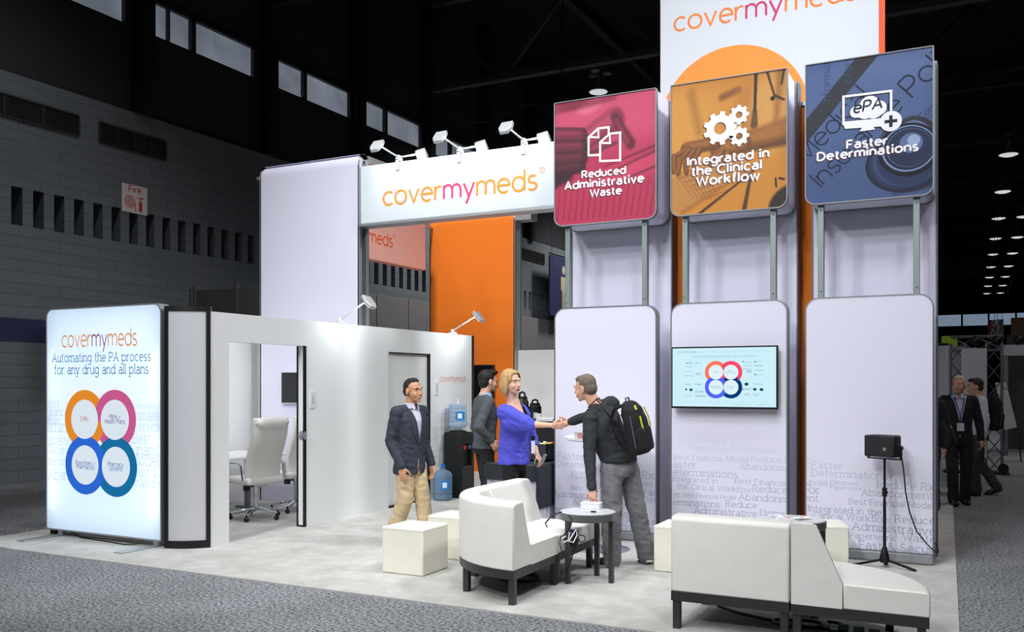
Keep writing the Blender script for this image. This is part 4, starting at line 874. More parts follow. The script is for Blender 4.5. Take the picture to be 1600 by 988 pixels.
u, v = gs(195, 628); p.ring(u, v, .318, .212, EI((46, 106, 214)), 8, a0=-50, a1=110); u, v = gs(193, 460); p.ring(u, v, .318, .212, EI((232, 142, 44)), 7, a0=-60, a1=-5)
for i, (X, Y, c) in enumerate(cols4): u, v = gs(X, Y); p.disc(u, v, .212, EI((224, 236, 247)), 9)
for t, X0, X1, Y, c in (('EHRs', 180, 207, 466, (200, 130, 100)), ('PBMs +', 284, 324, 458, (120, 110, 160)), ('Health Plans', 268, 341, 475, (120, 110, 160)), ('Prescribers +', 161, 232, 626, (90, 130, 190)), ('Pharmacists', 163, 230, 641, (90, 130, 190)), ('Pharmacy', 279, 336, 632, (90, 130, 190)), ('Systems', 284, 332, 648, (90, 130, 190))):
    u0, v = gs(X0, Y); u1, _ = gs(X1, Y); p.text(t, u0, u1, v, EI(c), .2, 0, 1.3, 10)
p.build('artwork', sg)

# ------------------------------------------------------------------ seating
def sweep(prof, c, a0, a1, n=18):
    m = MB(); k = len(prof); vs = []
    for i in range(n + 1):
        a = R(a0 + (a1 - a0) * i / n); vs += [(c[0] + r*math.cos(a), c[1] + r*math.sin(a), z) for r, z in prof]
    fs = [(i*k + j, i*k + (j+1) % k, (i+1)*k + (j+1) % k, (i+1)*k + j) for i in range(n) for j in range(k)] + [list(range(k))[::-1], [n*k + j for j in range(k)]]
    return m.add(vs, fs)
Z0, Z1, ZS, ZB = .205, .27, .425, .79
def legs(root, pts, sz=.05):
    for x, y in pts: MB().box((x - sz/2, y - sz/2, FL), (x + sz/2, y + sz/2, Z0 + .005)).build('leg', sofaleg, root, bevel=.003)
SC = 'white lounge seating'
# curved back corner seat
c0 = (-3.09, 6.95); Rr = .83
sA = thing('curved_sofa', 'white quarter-round lounge seat with tall curved back beside the white cube stool', 'sofa', (c0[0] - .3, c0[1] - .3, FL), 0, SC)
sweep([(.515, ZS - .06), (.53, ZS), (.66, ZB - .01), (.69, ZB), (.81, ZB - .005), (Rr, ZB - .03), (Rr, Z1), (.515, Z1)], c0, 180, 270, 22).build('backrest', leather, sA, bevel=.014)
sweep([(.004, Z1), (.525, Z1), (.525, ZS), (.004, ZS)], c0, 180, 270, 18).build('seat', leather, sA, bevel=.012)
sweep([(.004, Z0), (Rr - .005, Z0), (Rr - .005, Z1), (.004, Z1)], c0, 180, 270, 22).build('base_frame', sofaleg, sA)
legs(sA, [(c0[0] - .03, c0[1] - Rr + .04), (c0[0] - .56, c0[1] - .56), (c0[0] - Rr + .04, c0[1] - .03), (c0[0] - .03, c0[1] - .03)])
# straight module next to it
def straight(lab, o, U, V, L=.8, D=.83):
    """o: outer back corner; U along the back, V towards the seat front"""
    o, U, V = Vector(o), Vector(U), Vector(V); q = thing('armless_sofa', lab, 'sofa', o + U*L/2 + V*D/2, 0, SC)
    P = lambda prof, m, n, **k: MB().prism(prof, o + U * .006, V, UP, U, L - .012).build(n, m, q, **k)
    P([(0, Z1), (.315, Z1), (.315, ZS - .06), (.30, ZS), (.17, ZB - .01), (.14, ZB), (.02, ZB - .005), (0, ZB - .03)], leather, 'backrest', bevel=.012)
    P([(.305, Z1), (D, Z1), (D, ZS), (.305, ZS)], leather, 'seat', bevel=.014)
    P([(.005, Z0), (D - .005, Z0), (D - .005, Z1), (.005, Z1)], sofaleg, 'base_frame')
    legs(q, [tuple((o + U*a + V*b)[:2]) for a in (.04, L - .04) for b in (.04, D - .04)]); return q
straight('white armless lounge seat behind the round grey table, joined to the curved one', (-3.92, 6.955, 0), (0, 1, 0), (1, 0, 0), .82)
straight('white armless lounge seat with its back to the camera, at the front right', (-1.855, 6.05, 0), (1, 0, 0), (0, 1, 0), .8)
c1 = (-1.05, 6.05)
sD = thing('wedge_sofa', 'white quarter-round wedge seat with sloping back at the right front corner', 'sofa', (c1[0] + .3, c1[1] + .3, FL), 0, SC)
sweep([(.004, Z1), (.315, Z1), (.315, ZS), (.16, ZB - .01), (.13, ZB), (.004, ZB)], c1, 0, 90, 14).build('backrest', leather, sD, bevel=.01)
sweep([(.32, Z1), (.82, Z1), (.82, ZS - .015), (.80, ZS), (.32, ZS + .004)], c1, 0, 90, 22).build('seat', leather, sD, bevel=.01)
sweep([(.004, Z0), (.815, Z0), (.815, Z1), (.004, Z1)], c1, 0, 90, 22).build('base_frame', sofaleg, sD)
legs(sD, [(c1[0] + .035, c1[1] + .035), (c1[0] + .77, c1[1] + .035), (c1[0] + .035, c1[1] + .77), (c1[0] + .55, c1[1] + .55)])
# cube stools
def cube(lab, x, y, rz=0, s=.43, m=leather2):
    q = thing('cube_stool', lab, 'stool', (x, y, FL), rz, 'white cube stools'); M = Matrix.Translation((x, y, FL)) @ Matrix.Rotation(rz, 4, 'Z')
    MB().box((-s/2, -s/2, .0), (s/2, s/2, .41), None, M).build('body', m, q, bevel=.014, seg=3)
    MB().box((-s/2 - .001, -s/2 - .001, .385), (s/2 + .001, s/2 + .001, .392), None, M).build('seam', mat('seam_cream', (226, 224, 212), .6), q)
cube('white cube stool in the open at the front of the carpet', -4.475, 6.90)
cube('white cube stool half hidden behind the curved seat', -4.475, 7.66)
cube('white cube stool behind the left end of the seat with its back to us', -2.335, 8.04)
cube('white cube stool beside the speaker stand, turned slightly', -1.26, 8.69, R(16.8), .45)
# round side tables
def side_table(lab, x, y, angs, r=.245, z=.60):
    q = thing('side_table', lab, 'table', (x, y, FL), 0, 'round side tables')
    MB().lathe([(r - .012, z - .065), (r, z - .055), (r, z - .004), (r - .006, z)], (x, y, 0), n=48).build('table_rim', mat('rim_grey', (104, 106, 108), .4, .4), q, smooth=True)
    MB().lathe([(r - .008, z - .001), (r - .008, z + .003)], (x, y, 0), n=48).build('table_top', mat('table_grey_top', (206, 209, 214), .25), q)
    for a in angs:
        lx, ly = x + (r - .03)*math.cos(R(a)), y + (r - .03)*math.sin(R(a))
        MB().box((lx - .02, ly - .02, FL), (lx + .02, ly + .02, z - .06)).build('leg', sofaleg, q, bevel=.003)
    return q
TX, TYY = -2.93, 7.2
side_table('round grey-rimmed side table with a white box on it, left of the bending man', TX, TYY, (242, 90, 0))
side_table('round side table with papers on it behind the wedge seat', -1.28, 7.54, (10, 130, 250))
# cocktail table
kt = thing('cocktail_table', 'tall white cocktail table on a chrome pole behind the bending man', 'table', (-3.34, 8.62, FL))
MB().lathe([(.36, 1.115), (.39, 1.125), (.39, 1.15), (.38, 1.155)], (-3.34, 8.62, 0), n=48).build('table_top', whitep, kt, smooth=True)
MB().lathe([(.03, .03), (.03, 1.115)], (-3.34, 8.62, 0)).lathe([(.06, 1.08), (.12, 1.115)], (-3.34, 8.62, 0)).build('pole', chrome, kt, smooth=True)
MB().lathe([(.27, FL), (.27, .02), (.05, .035)], (-3.34, 8.62, 0), n=48).build('base_disc', mat('base_chrome', (190, 190, 205), .15, .9), kt, smooth=True)
q = at(905, 676, 8.75)
bx_ = thing('leaflet_box', 'small pink and white leaflet box on the cocktail table', 'box', (q.x, q.y, 1.155))
MB().box((q.x - .03, q.y - .05, 1.155), (q.x + .13, q.y + .05, 1.225)).build('tray', whitep, bx_); MB().box((q.x + .005, q.y - .052, 1.165), (q.x + .125, q.y - .05, 1.215)).build('cards', mat('pink_card', (222, 150, 160), .6), bx_)
# white box and gadgets on the side table
q = ground(924, 795, .603)
gb = thing('white_box', 'white lidded box with coloured marks on the round side table', 'box', (q.x, q.y, .603))
M = Matrix.Translation((q.x, q.y, .603)) @ Matrix.Rotation(R(8), 4, 'Z')
MB().box((-.085, -.05, 0), (.085, .05, .045), None, M).build('box_body', mat('white_card', (238, 236, 242), .45), gb, bevel=.004); MB().box((-.088, -.053, .043), (.088, .053, .056), None, M).build('lid', mat('white_card', (238, 236, 242), .45), gb, bevel=.004)
MB().ball((-.045, -.01, .056), (.016, .010, .002), ink((226, 96, 70)), 10, None).ball((.01, 0, .056), (.014, .012, .002), ink((205, 50, 60)), 10).ball((.06, .005, .056), (.018, .010, .002), ink((70, 80, 190)), 10).build('marks', None, gb, local=True)
for o in kids(gb):
    if o.name.startswith('marks'): o.rotation_euler = (0, 0, R(8))
q2 = ground(929, 801, .603); mp_ = thing('media_stick', 'small black and silver gadget with a loop of white cable on the side table', 'gadget', (q2.x, q2.y, .603))
MB().box((q2.x - .03, q2.y - .012, .603), (q2.x + .012, q2.y + .012, .615)).build('body', blackp, mp_); MB().tube([(q2.x + .012 + .02*i, q2.y + .02*math.sin(i*1.3), .607) for i in range(8)], .004).tube([(q2.x - .04 - .012*i, q2.y + .014*math.cos(i*1.1), .607) for i in range(7)], .004).build('cable', mat('cable_white', (224, 224, 226), .4), mp_, smooth=True)
# charger tangle hanging at the side table
q = at(897, 842, 7.42); ch = thing('charger_block', 'black charger block with tangled cables hanging from the left table leg', 'charger', q)
MB().box((q.x - .034, q.y - .02, q.z - .07), (q.x + .034, q.y + .02, q.z + .07)).build('block', blackp, ch, bevel=.006)
MB().ball((q.x - .01, q.y - .021, q.z + .045), (.006, .003, .006), n=8).build('blue_light', glow('blue_led', (60, 110, 255), 2), ch)
W = lambda pts: [at(x, y, 7.40 + dd) for x, y, dd in pts]
m = MB().tube(W([(878, 800, 0), (862, 806, 0), (852, 818, 0), (855, 824, .02)]), .006).tube(W([(888, 806, 0), (894, 812, 0), (892, 822, 0), (886, 830, 0), (880, 838, 0), (884, 846, 0), (894, 846, -.01), (902, 838, -.01)]), .005)
m.tube(W([(905, 836, 0), (913, 838, 0), (915, 844, 0), (908, 848, 0), (902, 842, 0)]), .005).tube(W([(897, 855, 0), (896, 862, 0), (891, 880, 0), (886, 893, 0), (886, 898, 0)]), .007).tube(W([(876, 838, 0), (874, 850, 0), (878, 862, 0), (886, 866, 0)]), .004)
m.build('black_cable', blackp, ch, smooth=True)
MB().tube(W([(884, 838, -.02), (878, 842, -.02), (880, 848, -.02), (890, 844, -.03), (895, 836, -.03), (900, 828, -.03), (902, 836, -.03), (896, 848, -.03), (888, 846, -.03), (890, 832, -.03)]), .006).build('white_cable', mat('cable_white', (224, 224, 226), .4), ch, smooth=True)
# floor cables
t = MB().tube([Vector((-3.45 + .19*math.cos(i*.42), 6.95 + .16*math.sin(i*.42), .025 + .0006*i)) for i in range(34)], .011).build('coiled_cable', blackp, None, smooth=True); tag(t, 'black cable coiled on the carpet under the curved seat', 'cable')
t = MB().tube([Vector((-1.2 + .13*math.cos(i*.5) + .012*i, 6.5 + .1*math.sin(i*.5), .024 + .0007*i)) for i in range(30)], .010).tube([(-1.7, 6.75, .03), (-1.5, 6.6, .03), (-1.25, 6.5, .03)], .012).build('coiled_cable', blackp, None, smooth=True); tag(t, 'black cable coiled on the carpet under the seat with its back to us', 'cable')
ps = thing('power_strip', 'black power strip with plugs under the wedge seat', 'power strip', (-.66, 6.36, FL)); M = Matrix.Translation((-.64, 6.34, FL)) @ Matrix.Rotation(R(-12), 4, 'Z')
MB().box((-.22, -.035, 0), (.22, .035, .045), None, M).build('strip', blackp, ps, bevel=.006)
m = MB()
for k in range(4): m.box((-.16 + .1*k, -.02, .045), (-.10 + .1*k, .02, .085), None, M)
m.build('plug', mat('plug_teal', (24, 60, 66), .5), ps, bevel=.004)
# papers on the far side table
for i, (dx, dy, rz, c, lab) in enumerate(((-.07, -.03, .3, (240, 240, 244), 'white leaflet lying on the side table nearest the seat back'), (-.13, .06, -.5, (232, 236, 246), 'white leaflet with blue print, leftmost on the far side table'), (.05, .02, .9, (244, 244, 246), 'white leaflet on top at the right of the far side table'))):
    t = thing('leaflet', lab, 'leaflet', (-1.28 + dx, 7.54 + dy, .604 + .004*i), rz, 'leaflets on the side table'); M = Matrix.Translation((-1.28 + dx, 7.54 + dy, .604 + .004*i)) @ Matrix.Rotation(rz, 4, 'Z')
    MB().box((-.075, -.05, 0), (.075, .05, .003), None, M).build('sheet', ink(c), t); MB().box((-.06, -.03, .003), (.0, -.01, .0036), ink((90, 110, 190)), M).box((.01, .01, .003), (.06, .035, .0036), ink((226, 90, 70)), M).build('picture', None, t)

# ------------------------------------------------------------------ speaker on its stand
sx, sy = -.72, 8.93
st = thing('speaker_stand', 'thin black tripod stand in front of the blue display tower', 'stand', (sx, sy, FL))
MB().lathe([(.014, .08), (.014, .62)], (sx, sy, 0), n=12).lathe([(.019, .55), (.019, .98)][::-1] and [(.011, .6), (.011, 1.0)], (sx, sy, 0), n=12).build('pole', blackp, st, smooth=True)
MB().lathe([(.022, .66), (.022, .74)], (sx, sy, 0), n=12).ball((sx + .02, sy - .02, .70), .014, n=8).build('collar', blackp, st, smooth=True)
MB().lathe([(.04, .06), (.045, .1), (.03, .16), (.02, .2)], (sx, sy, 0), n=12).build('hub', blackp, st, smooth=True)
for a in (190, 345, 90):
    ex, ey = sx + .26*math.cos(R(a)), sy + .26*math.sin(R(a)) * (.5 if a == 90 else 1); lg = MB().bar((sx, sy, .09), (ex, ey, FL + .012), .022, .02).build('leg', blackp, st); MB().ball((ex, ey, FL + .012), (.022, .022, .012), n=8).build('rubber_foot', blackm, lg)
RS = Matrix.Translation((sx, sy, 0)) @ Matrix.Rotation(R(-24), 4, 'Z') @ Matrix.Translation((-sx, -sy, 0))
def turned(m): m.v = [RS @ v for v in m.v]; return m
sp = thing('loudspeaker', 'black box loudspeaker in a yoke on the thin tripod stand', 'speaker', (sx, sy, 1.0))
m = MB().box((sx - .155, sy - .012, 1.0), (sx + .155, sy + .012, 1.012))
for s in (-1, 1): m.box((sx + s*.155 - .006, sy - .015, 1.0), (sx + s*.155 + .006, sy + .015, 1.13)); m.ball((sx + s*.165, sy, 1.11), (.012, .02, .02), n=8)
turned(m).build('yoke', blackp, sp)
turned(MB().prism([(-.145, -.10), (.145, -.10), (.145, .02), (.10, .1), (-.10, .1), (-.145, .02)], (sx, sy, 1.025), (1, 0, 0), (0, 1, 0), UP, .195)).build('cabinet', mat('speaker_black', (24, 25, 27), .6), sp, bevel=.012)
turned(MB().box((sx - .135, sy - .108, 1.035), (sx + .135, sy - .098, 1.21))).build('grille', mat('grille_black', (30, 31, 34), .7, bump=.4, bscale=400), sp, bevel=.006)
turned(MB().box((sx + .045, sy - .112, 1.085), (sx + .075, sy - .108, 1.115))).build('badge', mat('badge_silver', (170, 172, 176), .3, .7), sp)
cbl = MB().tube([at(x, y, 8.15 + dd) for x, y, dd in ((1409, 716, 0), (1412, 735, 0), (1415, 770, 0), (1421, 800, 0), (1432, 830, .05), (1448, 850, .1), (1460, 862, .2), (1466, 864, .3), (1464, 852, .45), (1458, 848, .6))], .006).build('speaker_cable', blackp, None, smooth=True); tag(cbl, 'black cable hanging from the loudspeaker and looping past the tower edge', 'cable')

# ------------------------------------------------------------------ water cooler and bottles
wc = thing('water_cooler', 'black floor-standing water cooler against the white wall', 'water cooler', (-6.78, 11.6, FL)); x0, x1, y0, y1 = -6.93, -6.62, 11.45, 11.76
MB().box((x0, y0, FL), (x1 - .05, y1, .97)).box((x1 - .06, y0, FL), (x1, y1, .45)).box((x1 - .06, y0, .80), (x1, y1, .97)).box((x1 - .06, y0, .44), (x1, y0 + .025, .82)).box((x1 - .06, y1 - .025, .44), (x1, y1, .82)).build('cabinet', blackp, wc, bevel=.008)
MB().lathe([(.13, .965), (.13, .985), (.09, 1.0)], (-6.78, 11.6, 0)).build('collar', blackp, wc, smooth=True)
MB().box((x1 - .04, y0 + .06, .72), (x1 + .01, y0 + .1, .78)).build('tap', mat('tap_red', (206, 40, 36), .4), wc, bevel=.004).__setitem__('label', 'red tap'); MB().box((x1 - .04, y1 - .1, .72), (x1 + .01, y1 - .06, .78)).build('tap', mat('tap_grey', (70, 90, 120), .4), wc, bevel=.004)
MB().box((x1 - .05, y0 + .04, .45), (x1 + .005, y1 - .04, .47)).build('drip_tray', mat('tray_grey', (60, 62, 64), .4), wc)
waterm = mat('blue_bottle', (176, 208, 240), .08, trans=.75, ior=1.12); waterl = mat('pale_bottle', (200, 222, 246), .1, trans=.7, ior=1.12); capm = mat('cap_blue', (30, 110, 200), .4)
def bottle(lab, x, y, z, m, inv):
    b = thing('water_bottle', lab, 'bottle', (x, y, z), 0, 'large water bottles')
    pr = [(.11, 0), (.13, .01), (.135, .04)]
    for k in range(4): zz = .07 + k*.075; pr += [(.135, zz), (.128, zz + .012), (.128, zz + .022), (.135, zz + .034)]
    pr += [(.135, .36), (.11, .405), (.05, .435), (.028, .445), (.028, .475)]
    if inv: pr = [(r, .40 - h * .86) for r, h in pr if h <= .44][::-1]; pr = [(r, max(0, h)) for r, h in pr]
    MB().lathe(pr, (x, y, z), n=32).build('bottle_body', m, b, smooth=True)
    if inv: MB().lathe([(.02, .40), (.018, .47), (.024, .49)], (x, y, z), n=16).build('handle_plug', mat('plug_white', (226, 232, 240), .4), b, smooth=True)
    else: MB().lathe([(.033, .468), (.033, .51), (.028, .515)], (x, y, z), n=20).build('cap', capm, b, smooth=True)
    l = MB(); n = 8; vs = []
    for i in range(n + 1):
        a = R(-75 + 60*i/n); vs += [(x + .1365*math.cos(a), y + .1365*math.sin(a), z + .16), (x + .1365*math.cos(a), y + .1365*math.sin(a), z + .29)]
    l.add(vs, [(2*i, 2*i + 2, 2*i + 3, 2*i + 1) for i in range(n)]); l.build('label_band', mat('label_blue', (44, 130, 206), .5), b)
    l = MB(); vs = []
    for i in range(n + 1):
        a = R(-60 + 26*i/n); vs += [(x + .138*math.cos(a), y + .138*math.sin(a), z + .19), (x + .138*math.cos(a), y + .138*math.sin(a), z + .262)]
    l.add(vs, [(2*i, 2*i + 2, 2*i + 3, 2*i + 1) for i in range(n)]); l.build('label_mark', mat('label_white', (232, 240, 248), .5), b)
bottle('pale blue water bottle upside down on the cooler', -6.78, 11.6, .985, waterl, True)
q = ground(692, 783); bottle('blue water bottle with a blue cap standing on the floor by the cooler', q.x, q.y, FL, waterm, False)

# ------------------------------------------------------------------ coffee corner
tb = thing('skirted_table', 'small table under a black cloth and white pleated skirt behind the curved seat', 'table', (-4.5, 9.4, FL))
x0, x1, y0, y1 = -4.8, -4.20, 8.85, 9.95
def pleats(pts, z0, z1, amp, n):
    m = MB(); vs = []; P = []
    for (a, b) in zip(pts, pts[1:]):
        a, b = Vector((*a, 0)), Vector((*b, 0)); t = (b - a).normalized(); nn = Vector((t.y, -t.x, 0)); k = max(2, int((b - a).length * n))
        P += [a.lerp(b, i / k) + nn * amp * math.sin(i * 1.6) for i in range(k + 1)]
    for q in P: vs += [(q.x, q.y, z0), (q.x, q.y, z1)]
    return m.add(vs, [(2*i, 2*i + 2, 2*i + 3, 2*i + 1) for i in range(len(P) - 1)])
pleats([(x0, y1), (x0, y0), (x1, y0), (x1, y1)], .03, .79, .012, 40).build('skirt', mat('skirt_white', (214, 212, 232), .8), tb, smooth=True)
MB().box((x0 + .01, y0 + .01, .74), (x1 - .01, y1 - .01, .79)).build('table_top', whitep, tb)
tc_ = MB().box((x0 - .02, y0 - .02, .79), (x1 + .02, y1, .80)); q = pleats([(x0 - .022, y1), (x0 - .022, y0 - .022), (x1 + .022, y0 - .022)], .63, .797, .008, 12); tc_.add(q.v, q.f); q = pleats([(x1 + .022, y0 - .022), (x1 + .024, y1)], .33, .797, .008, 16); tc_.add(q.v, q.f)
tag(tc_.build('tablecloth', mat('cloth_charcoal', (44, 48, 56), .9), None, smooth=True), 'black cloth draped over the small skirted table', 'tablecloth')
cn = thing('coffee_counter', 'black counter carrying coffee urns behind the woman in blue', 'counter', (-4.6, 10.75, FL))
MB().box((-5.3, 10.5, FL), (-3.9, 11.0, 1.17)).build('cabinet', mat('counter_black', (20, 21, 24), .6), cn); MB().box((-5.33, 10.47, 1.17), (-3.88, 11.02, 1.2)).build('counter_top', blackp, cn, bevel=.004)
MB().box((-4.62, 10.49, .1), (-4.6, 10.5, 1.15)).box((-4.2, 10.49, .1), (-4.18, 10.5, 1.15)).build('door_gap', blackm, cn)
def urn(px, zt, r, lab):
    q = ony(px, 640, 10.75); x, y, h = q.x, q.y, zt - 1.2
    u = thing('coffee_urn', lab, 'coffee urn', (x, y, 1.2), 0, 'black coffee urns')
    MB().lathe([(r, 0), (r, h*.66), (r*.8, h*.72), (r*.8, h*.82), (r*.7, h*.84)], (x, y, 1.2)).build('urn_body', blackp, u, smooth=True)
    MB().tube([(x - r*.5, y, 1.2 + h*.82), (x - r*.4, y, 1.2 + h*.96), (x, y, 1.2 + h), (x + r*.4, y, 1.2 + h*.96), (x + r*.5, y, 1.2 + h*.82)], .014).build('handle', blackp, u, smooth=True)
    MB().box((x + r*.2, y - r - .004, 1.2 + h*.12), (x + r*.75, y - r*.7, 1.2 + h*.4)).build('urn_label', mat('label_grey', (196, 198, 196), .5), u)
urn(816, 1.575, .085, 'taller black coffee urn next to the face of the woman in blue'); urn(836, 1.475, .085, 'shorter black coffee urn, right of the taller one')
q = ony(841, 660, 10.6); t = MB().lathe([(.03, 0), (.04, .09), (.04, .1)], (q.x, q.y, 1.2)).build('paper_cup', whitep, None, smooth=True); tag(t, 'white paper cup on the counter right of the urns', 'cup')
q = ony(856, 655, 10.6); t = MB().box((q.x - .12, q.y - .06, 1.2), (q.x + .1, q.y + .06, 1.25)).build('napkin_pile', whitep, None, bevel=.01); tag(t, 'white pile of napkins at the right end of the counter', 'napkins')
sb = thing('snack_bin', 'black snack bin on the small skirted table below the handshake', 'bin', (-4.42, 9.55, .8)); x0, x1, y0, y1 = -4.62, -4.3, 9.35, 9.75
MB().box((x0, y0, .80), (x1, y1, .82)).box((x0, y0, .8), (x1, y0 + .01, 1.0)).box((x0, y1 - .01, .8), (x1, y1, 1.0)).box((x0, y0, .8), (x0 + .01, y1, 1.0)).box((x1 - .01, y0, .8), (x1, y1, 1.0)).build('bin_body', mat('bin_grey', (52, 54, 64), .5), sb)
for k in range(7):
    c_ = [(226, 206, 70), (226, 90, 110), (238, 232, 226), (120, 180, 70), (232, 190, 130), (222, 110, 120), (236, 216, 150)][k]
    x, y = -4.46 + .10*math.cos(k*.9), 9.55 + .14*math.sin(k*.9)
    M = Matrix.Translation((x, y, .985)) @ Euler((.2*math.sin(k), .2*math.cos(k*2), k)).to_matrix().to_4x4()
    t = MB().box((-.038, -.022, .0), (.038, .022, .02), None, M).build('snack_bar', ink(c_), None, bevel=.006); tag(t, ['yellow', 'pink', 'white', 'green', 'tan', 'rose', 'cream'][k] + ' wrapped snack on top of the black bin', 'snack', 'snacks in the bin')
# small white cafe chair far back by the orange tower
wchair = thing('bistro_chair', 'white thin-framed chair glimpsed between the cooler and the man in grey', 'chair', (-7.3, 13.3, FL)); x, y = -6.75, 13.6
wchair.location = (x, y, FL); ORG[wchair.name] = (Vector((x, y, FL)), 0)
MB().lathe([(.19, .45), (.21, .46), (.19, .475)], (x, y, 0)).build('seat', whitep, wchair, smooth=True)
MB().tube([(x - .17, y + .1, .45), (x - .2, y + .16, .85), (x, y + .24, .92), (x + .2, y + .16, .85), (x + .17, y + .1, .45)], .015).build('backrest', whitep, wchair, smooth=True)
for a in (45, 135, 225, 315): MB().tube([(x + .14*math.cos(R(a)), y + .14*math.sin(R(a)), .45), (x + .22*math.cos(R(a)), y + .22*math.sin(R(a)), FL)], .012).build('leg', whitep, wchair, smooth=True)

# ------------------------------------------------------------------ meeting room furniture
mt = thing('meeting_table', 'white meeting table seen through the open doorway', 'table', (-8.7, 8.75, FL))
MB().box((-9.15, 7.9, .715), (-8.28, 9.6, .75)).build('table_top', whitep, mt, bevel=.008)
for y in (8.2, 9.3):
    MB().box((-8.9, y - .03, FL), (-8.52, y + .03, .04)).box((-8.74, y - .03, .03), (-8.68, y + .03, .715)).build('leg', mat('leg_grey', (130, 132, 136), .4, .5), mt, bevel=.004)
def exec_chair():
    c = thing('office_chair', 'x', 'chair', (0, 0, 0), 0, 'white office chairs')                      # faces -x
    B = lambda m, n, k, par=c, **kw: m.build(n, k, par, local=True, **kw)
    # back: padded slab curved along its height, with headrest roll
    prof = []; N = 14
    for i in range(N + 1):
        t = i / N; z = .46 + .80*t; x = .20 + .02*math.sin(t*3.1) - .06*math.sin(t*6.2)*.6 + .17*t*t; prof.append((x, z))
    bk = MB(); 
    def slab(m, ins, th0, th1, y0, y1):
        vs = []
        for (x, z) in ins:
            for yy in np.linspace(y0, y1, 7):
                s = abs(2*(yy - y0)/(y1 - y0) - 1); dx = -.03*s*s; vs += [(x + dx - th0, yy, z), (x + dx + th1*(1 - .35*s*s), yy, z)]
        n = 7; k = len(ins); fs = []
        I = lambda i, j, q: (i*n + j)*2 + q
        for i in range(k - 1):
            for j in range(n - 1): fs += [(I(i,j,0), I(i,j+1,0), I(i+1,j+1,0), I(i+1,j,0)), (I(i,j,1), I(i+1,j,1), I(i+1,j+1,1), I(i,j+1,1))]
            fs += [(I(i,0,0), I(i+1,0,0), I(i+1,0,1), I(i,0,1)), (I(i,n-1,0), I(i,n-1,1), I(i+1,n-1,1), I(i+1,n-1,0))]
        for j in range(n - 1): fs += [(I(0,j,0), I(0,j,1), I(0,j+1,1), I(0,j+1,0)), (I(k-1,j,0), I(k-1,j+1,0), I(k-1,j+1,1), I(k-1,j,1))]
        m.add(vs, fs)
    slab(bk, prof, .045, .035, -.235, .235); B(bk, 'backrest', leather, smooth=True, bevel=.015)
    B(MB().ball((.375, 0, 1.2), (.078, .228, .082), n=22), 'headrest', leather, smooth=True)
    B(MB().box((-.27, -.25, .44), (.24, .25, .53)), 'seat', leather, bevel=.035, seg=3)
    for s in (-1, 1):
        B(MB().tube([(.18, s*.29, .50), (.15, s*.30, .68), (.05, s*.30, .715), (-.2, s*.30, .70), (-.245, s*.30, .64), (-.2, s*.28, .46)], .014), 'armrest', chrome, smooth=True)
    B(MB().lathe([(.026, .12), (.026, .32), (.034, .33), (.034, .42)], (0, 0, 0)).box((-.09, -.09, .40), (.09, .09, .44)), 'column', chrome, smooth=True)
    B(MB().box((-.02, -.17, .36), (.06, -.12, .42)).tube([(0, -.04, .41), (0, -.16, .40)], .01), 'lever', blackp)
    for k in range(5):
        a = R(72*k + 20); e = (.31*math.cos(a), .31*math.sin(a)); st_ = B(MB().bar((.02*math.cos(a), .02*math.sin(a), .13), (e[0], e[1], .085), .045, .028), 'base_arm', chrome, bevel=.006)
        B(MB().ball((e[0], e[1], .03), (.032, .032, .03), n=12).lathe([(.012, .05), (.012, .085)], (e[0], e[1], 0)), 'caster', blackp, st_, smooth=True)
    return c
ec = exec_chair(); ec.location = (-7.93, 8.62, FL); ec.rotation_euler = (0, 0, R(-17)); ec['label'] = 'white high-back office chair nearest the open doorway'
for loc, rz, lab in (((-7.98, 9.42, FL), -18, 'white office chair half hidden behind the sliding door edge'), ((-8.75, 7.62, FL), 92, 'white office chair behind the near end of the meeting table, mostly out of view'), ((-8.25, 9.55, FL), 200, '')):
    if not lab: continue
    c_ = copy_tree(ec); c_.location = loc; c_.rotation_euler = (0, 0, R(rz)); c_['label'] = lab
rt_ = thing('wall_screen', 'black screen on the lilac wall seen through the open doorway', 'screen', (-8.5, 9.95, 1.4)); a, b = ony(440, 631, 9.95), ony(486, 581, 9.95)
MB().box((a.x, 9.94, a.z), (b.x, 9.998, b.z)).build('casing', mat('screen_case_white', (200, 202, 206), .4), rt_, bevel=.004); MB().box((a.x + .012, 9.935, a.z + .016), (b.x - .012, 9.942, b.z - .012)).build('display', mat('screen_off', (34, 36, 40), .25), rt_)

# ------------------------------------------------------------------ what stands beyond the right edge of the booth
lg_ = MB().box((.45, 33, 0), (2.3, 33.3, 3.7)).build('lime_banner', mat('lime_fabric', (126, 160, 30), .8), None); 
a, b = ony(1471, 600, 33), ony(1496, 525, 33); lg_.data.clear_geometry(); q = MB().box((a.x, 33, 0), (b.x, 33.2, b.z)); lg_.data.from_pydata([tuple(v) for v in q.v], [], q.f); tag(lg_, 'lime green banner wall far down the aisle', 'banner')
wd = thing('white_drape', 'white draped curtain hanging beside the aisle past the blue tower', 'drape', (-.5, 24, 0)); a, b = ony(1440, 600, 24), ony(1482, 540, 24)
pleats([(a.x, 24), (b.x, 24), (b.x + .6, 26)], .02, b.z, .05, 9).build('curtain', mat('white_drape', (206, 206, 214), .85), wd, smooth=True); MB().tube([(a.x, 24, b.z + .03), (b.x, 24, b.z + .03)], .03).build('rail', steel, wd)
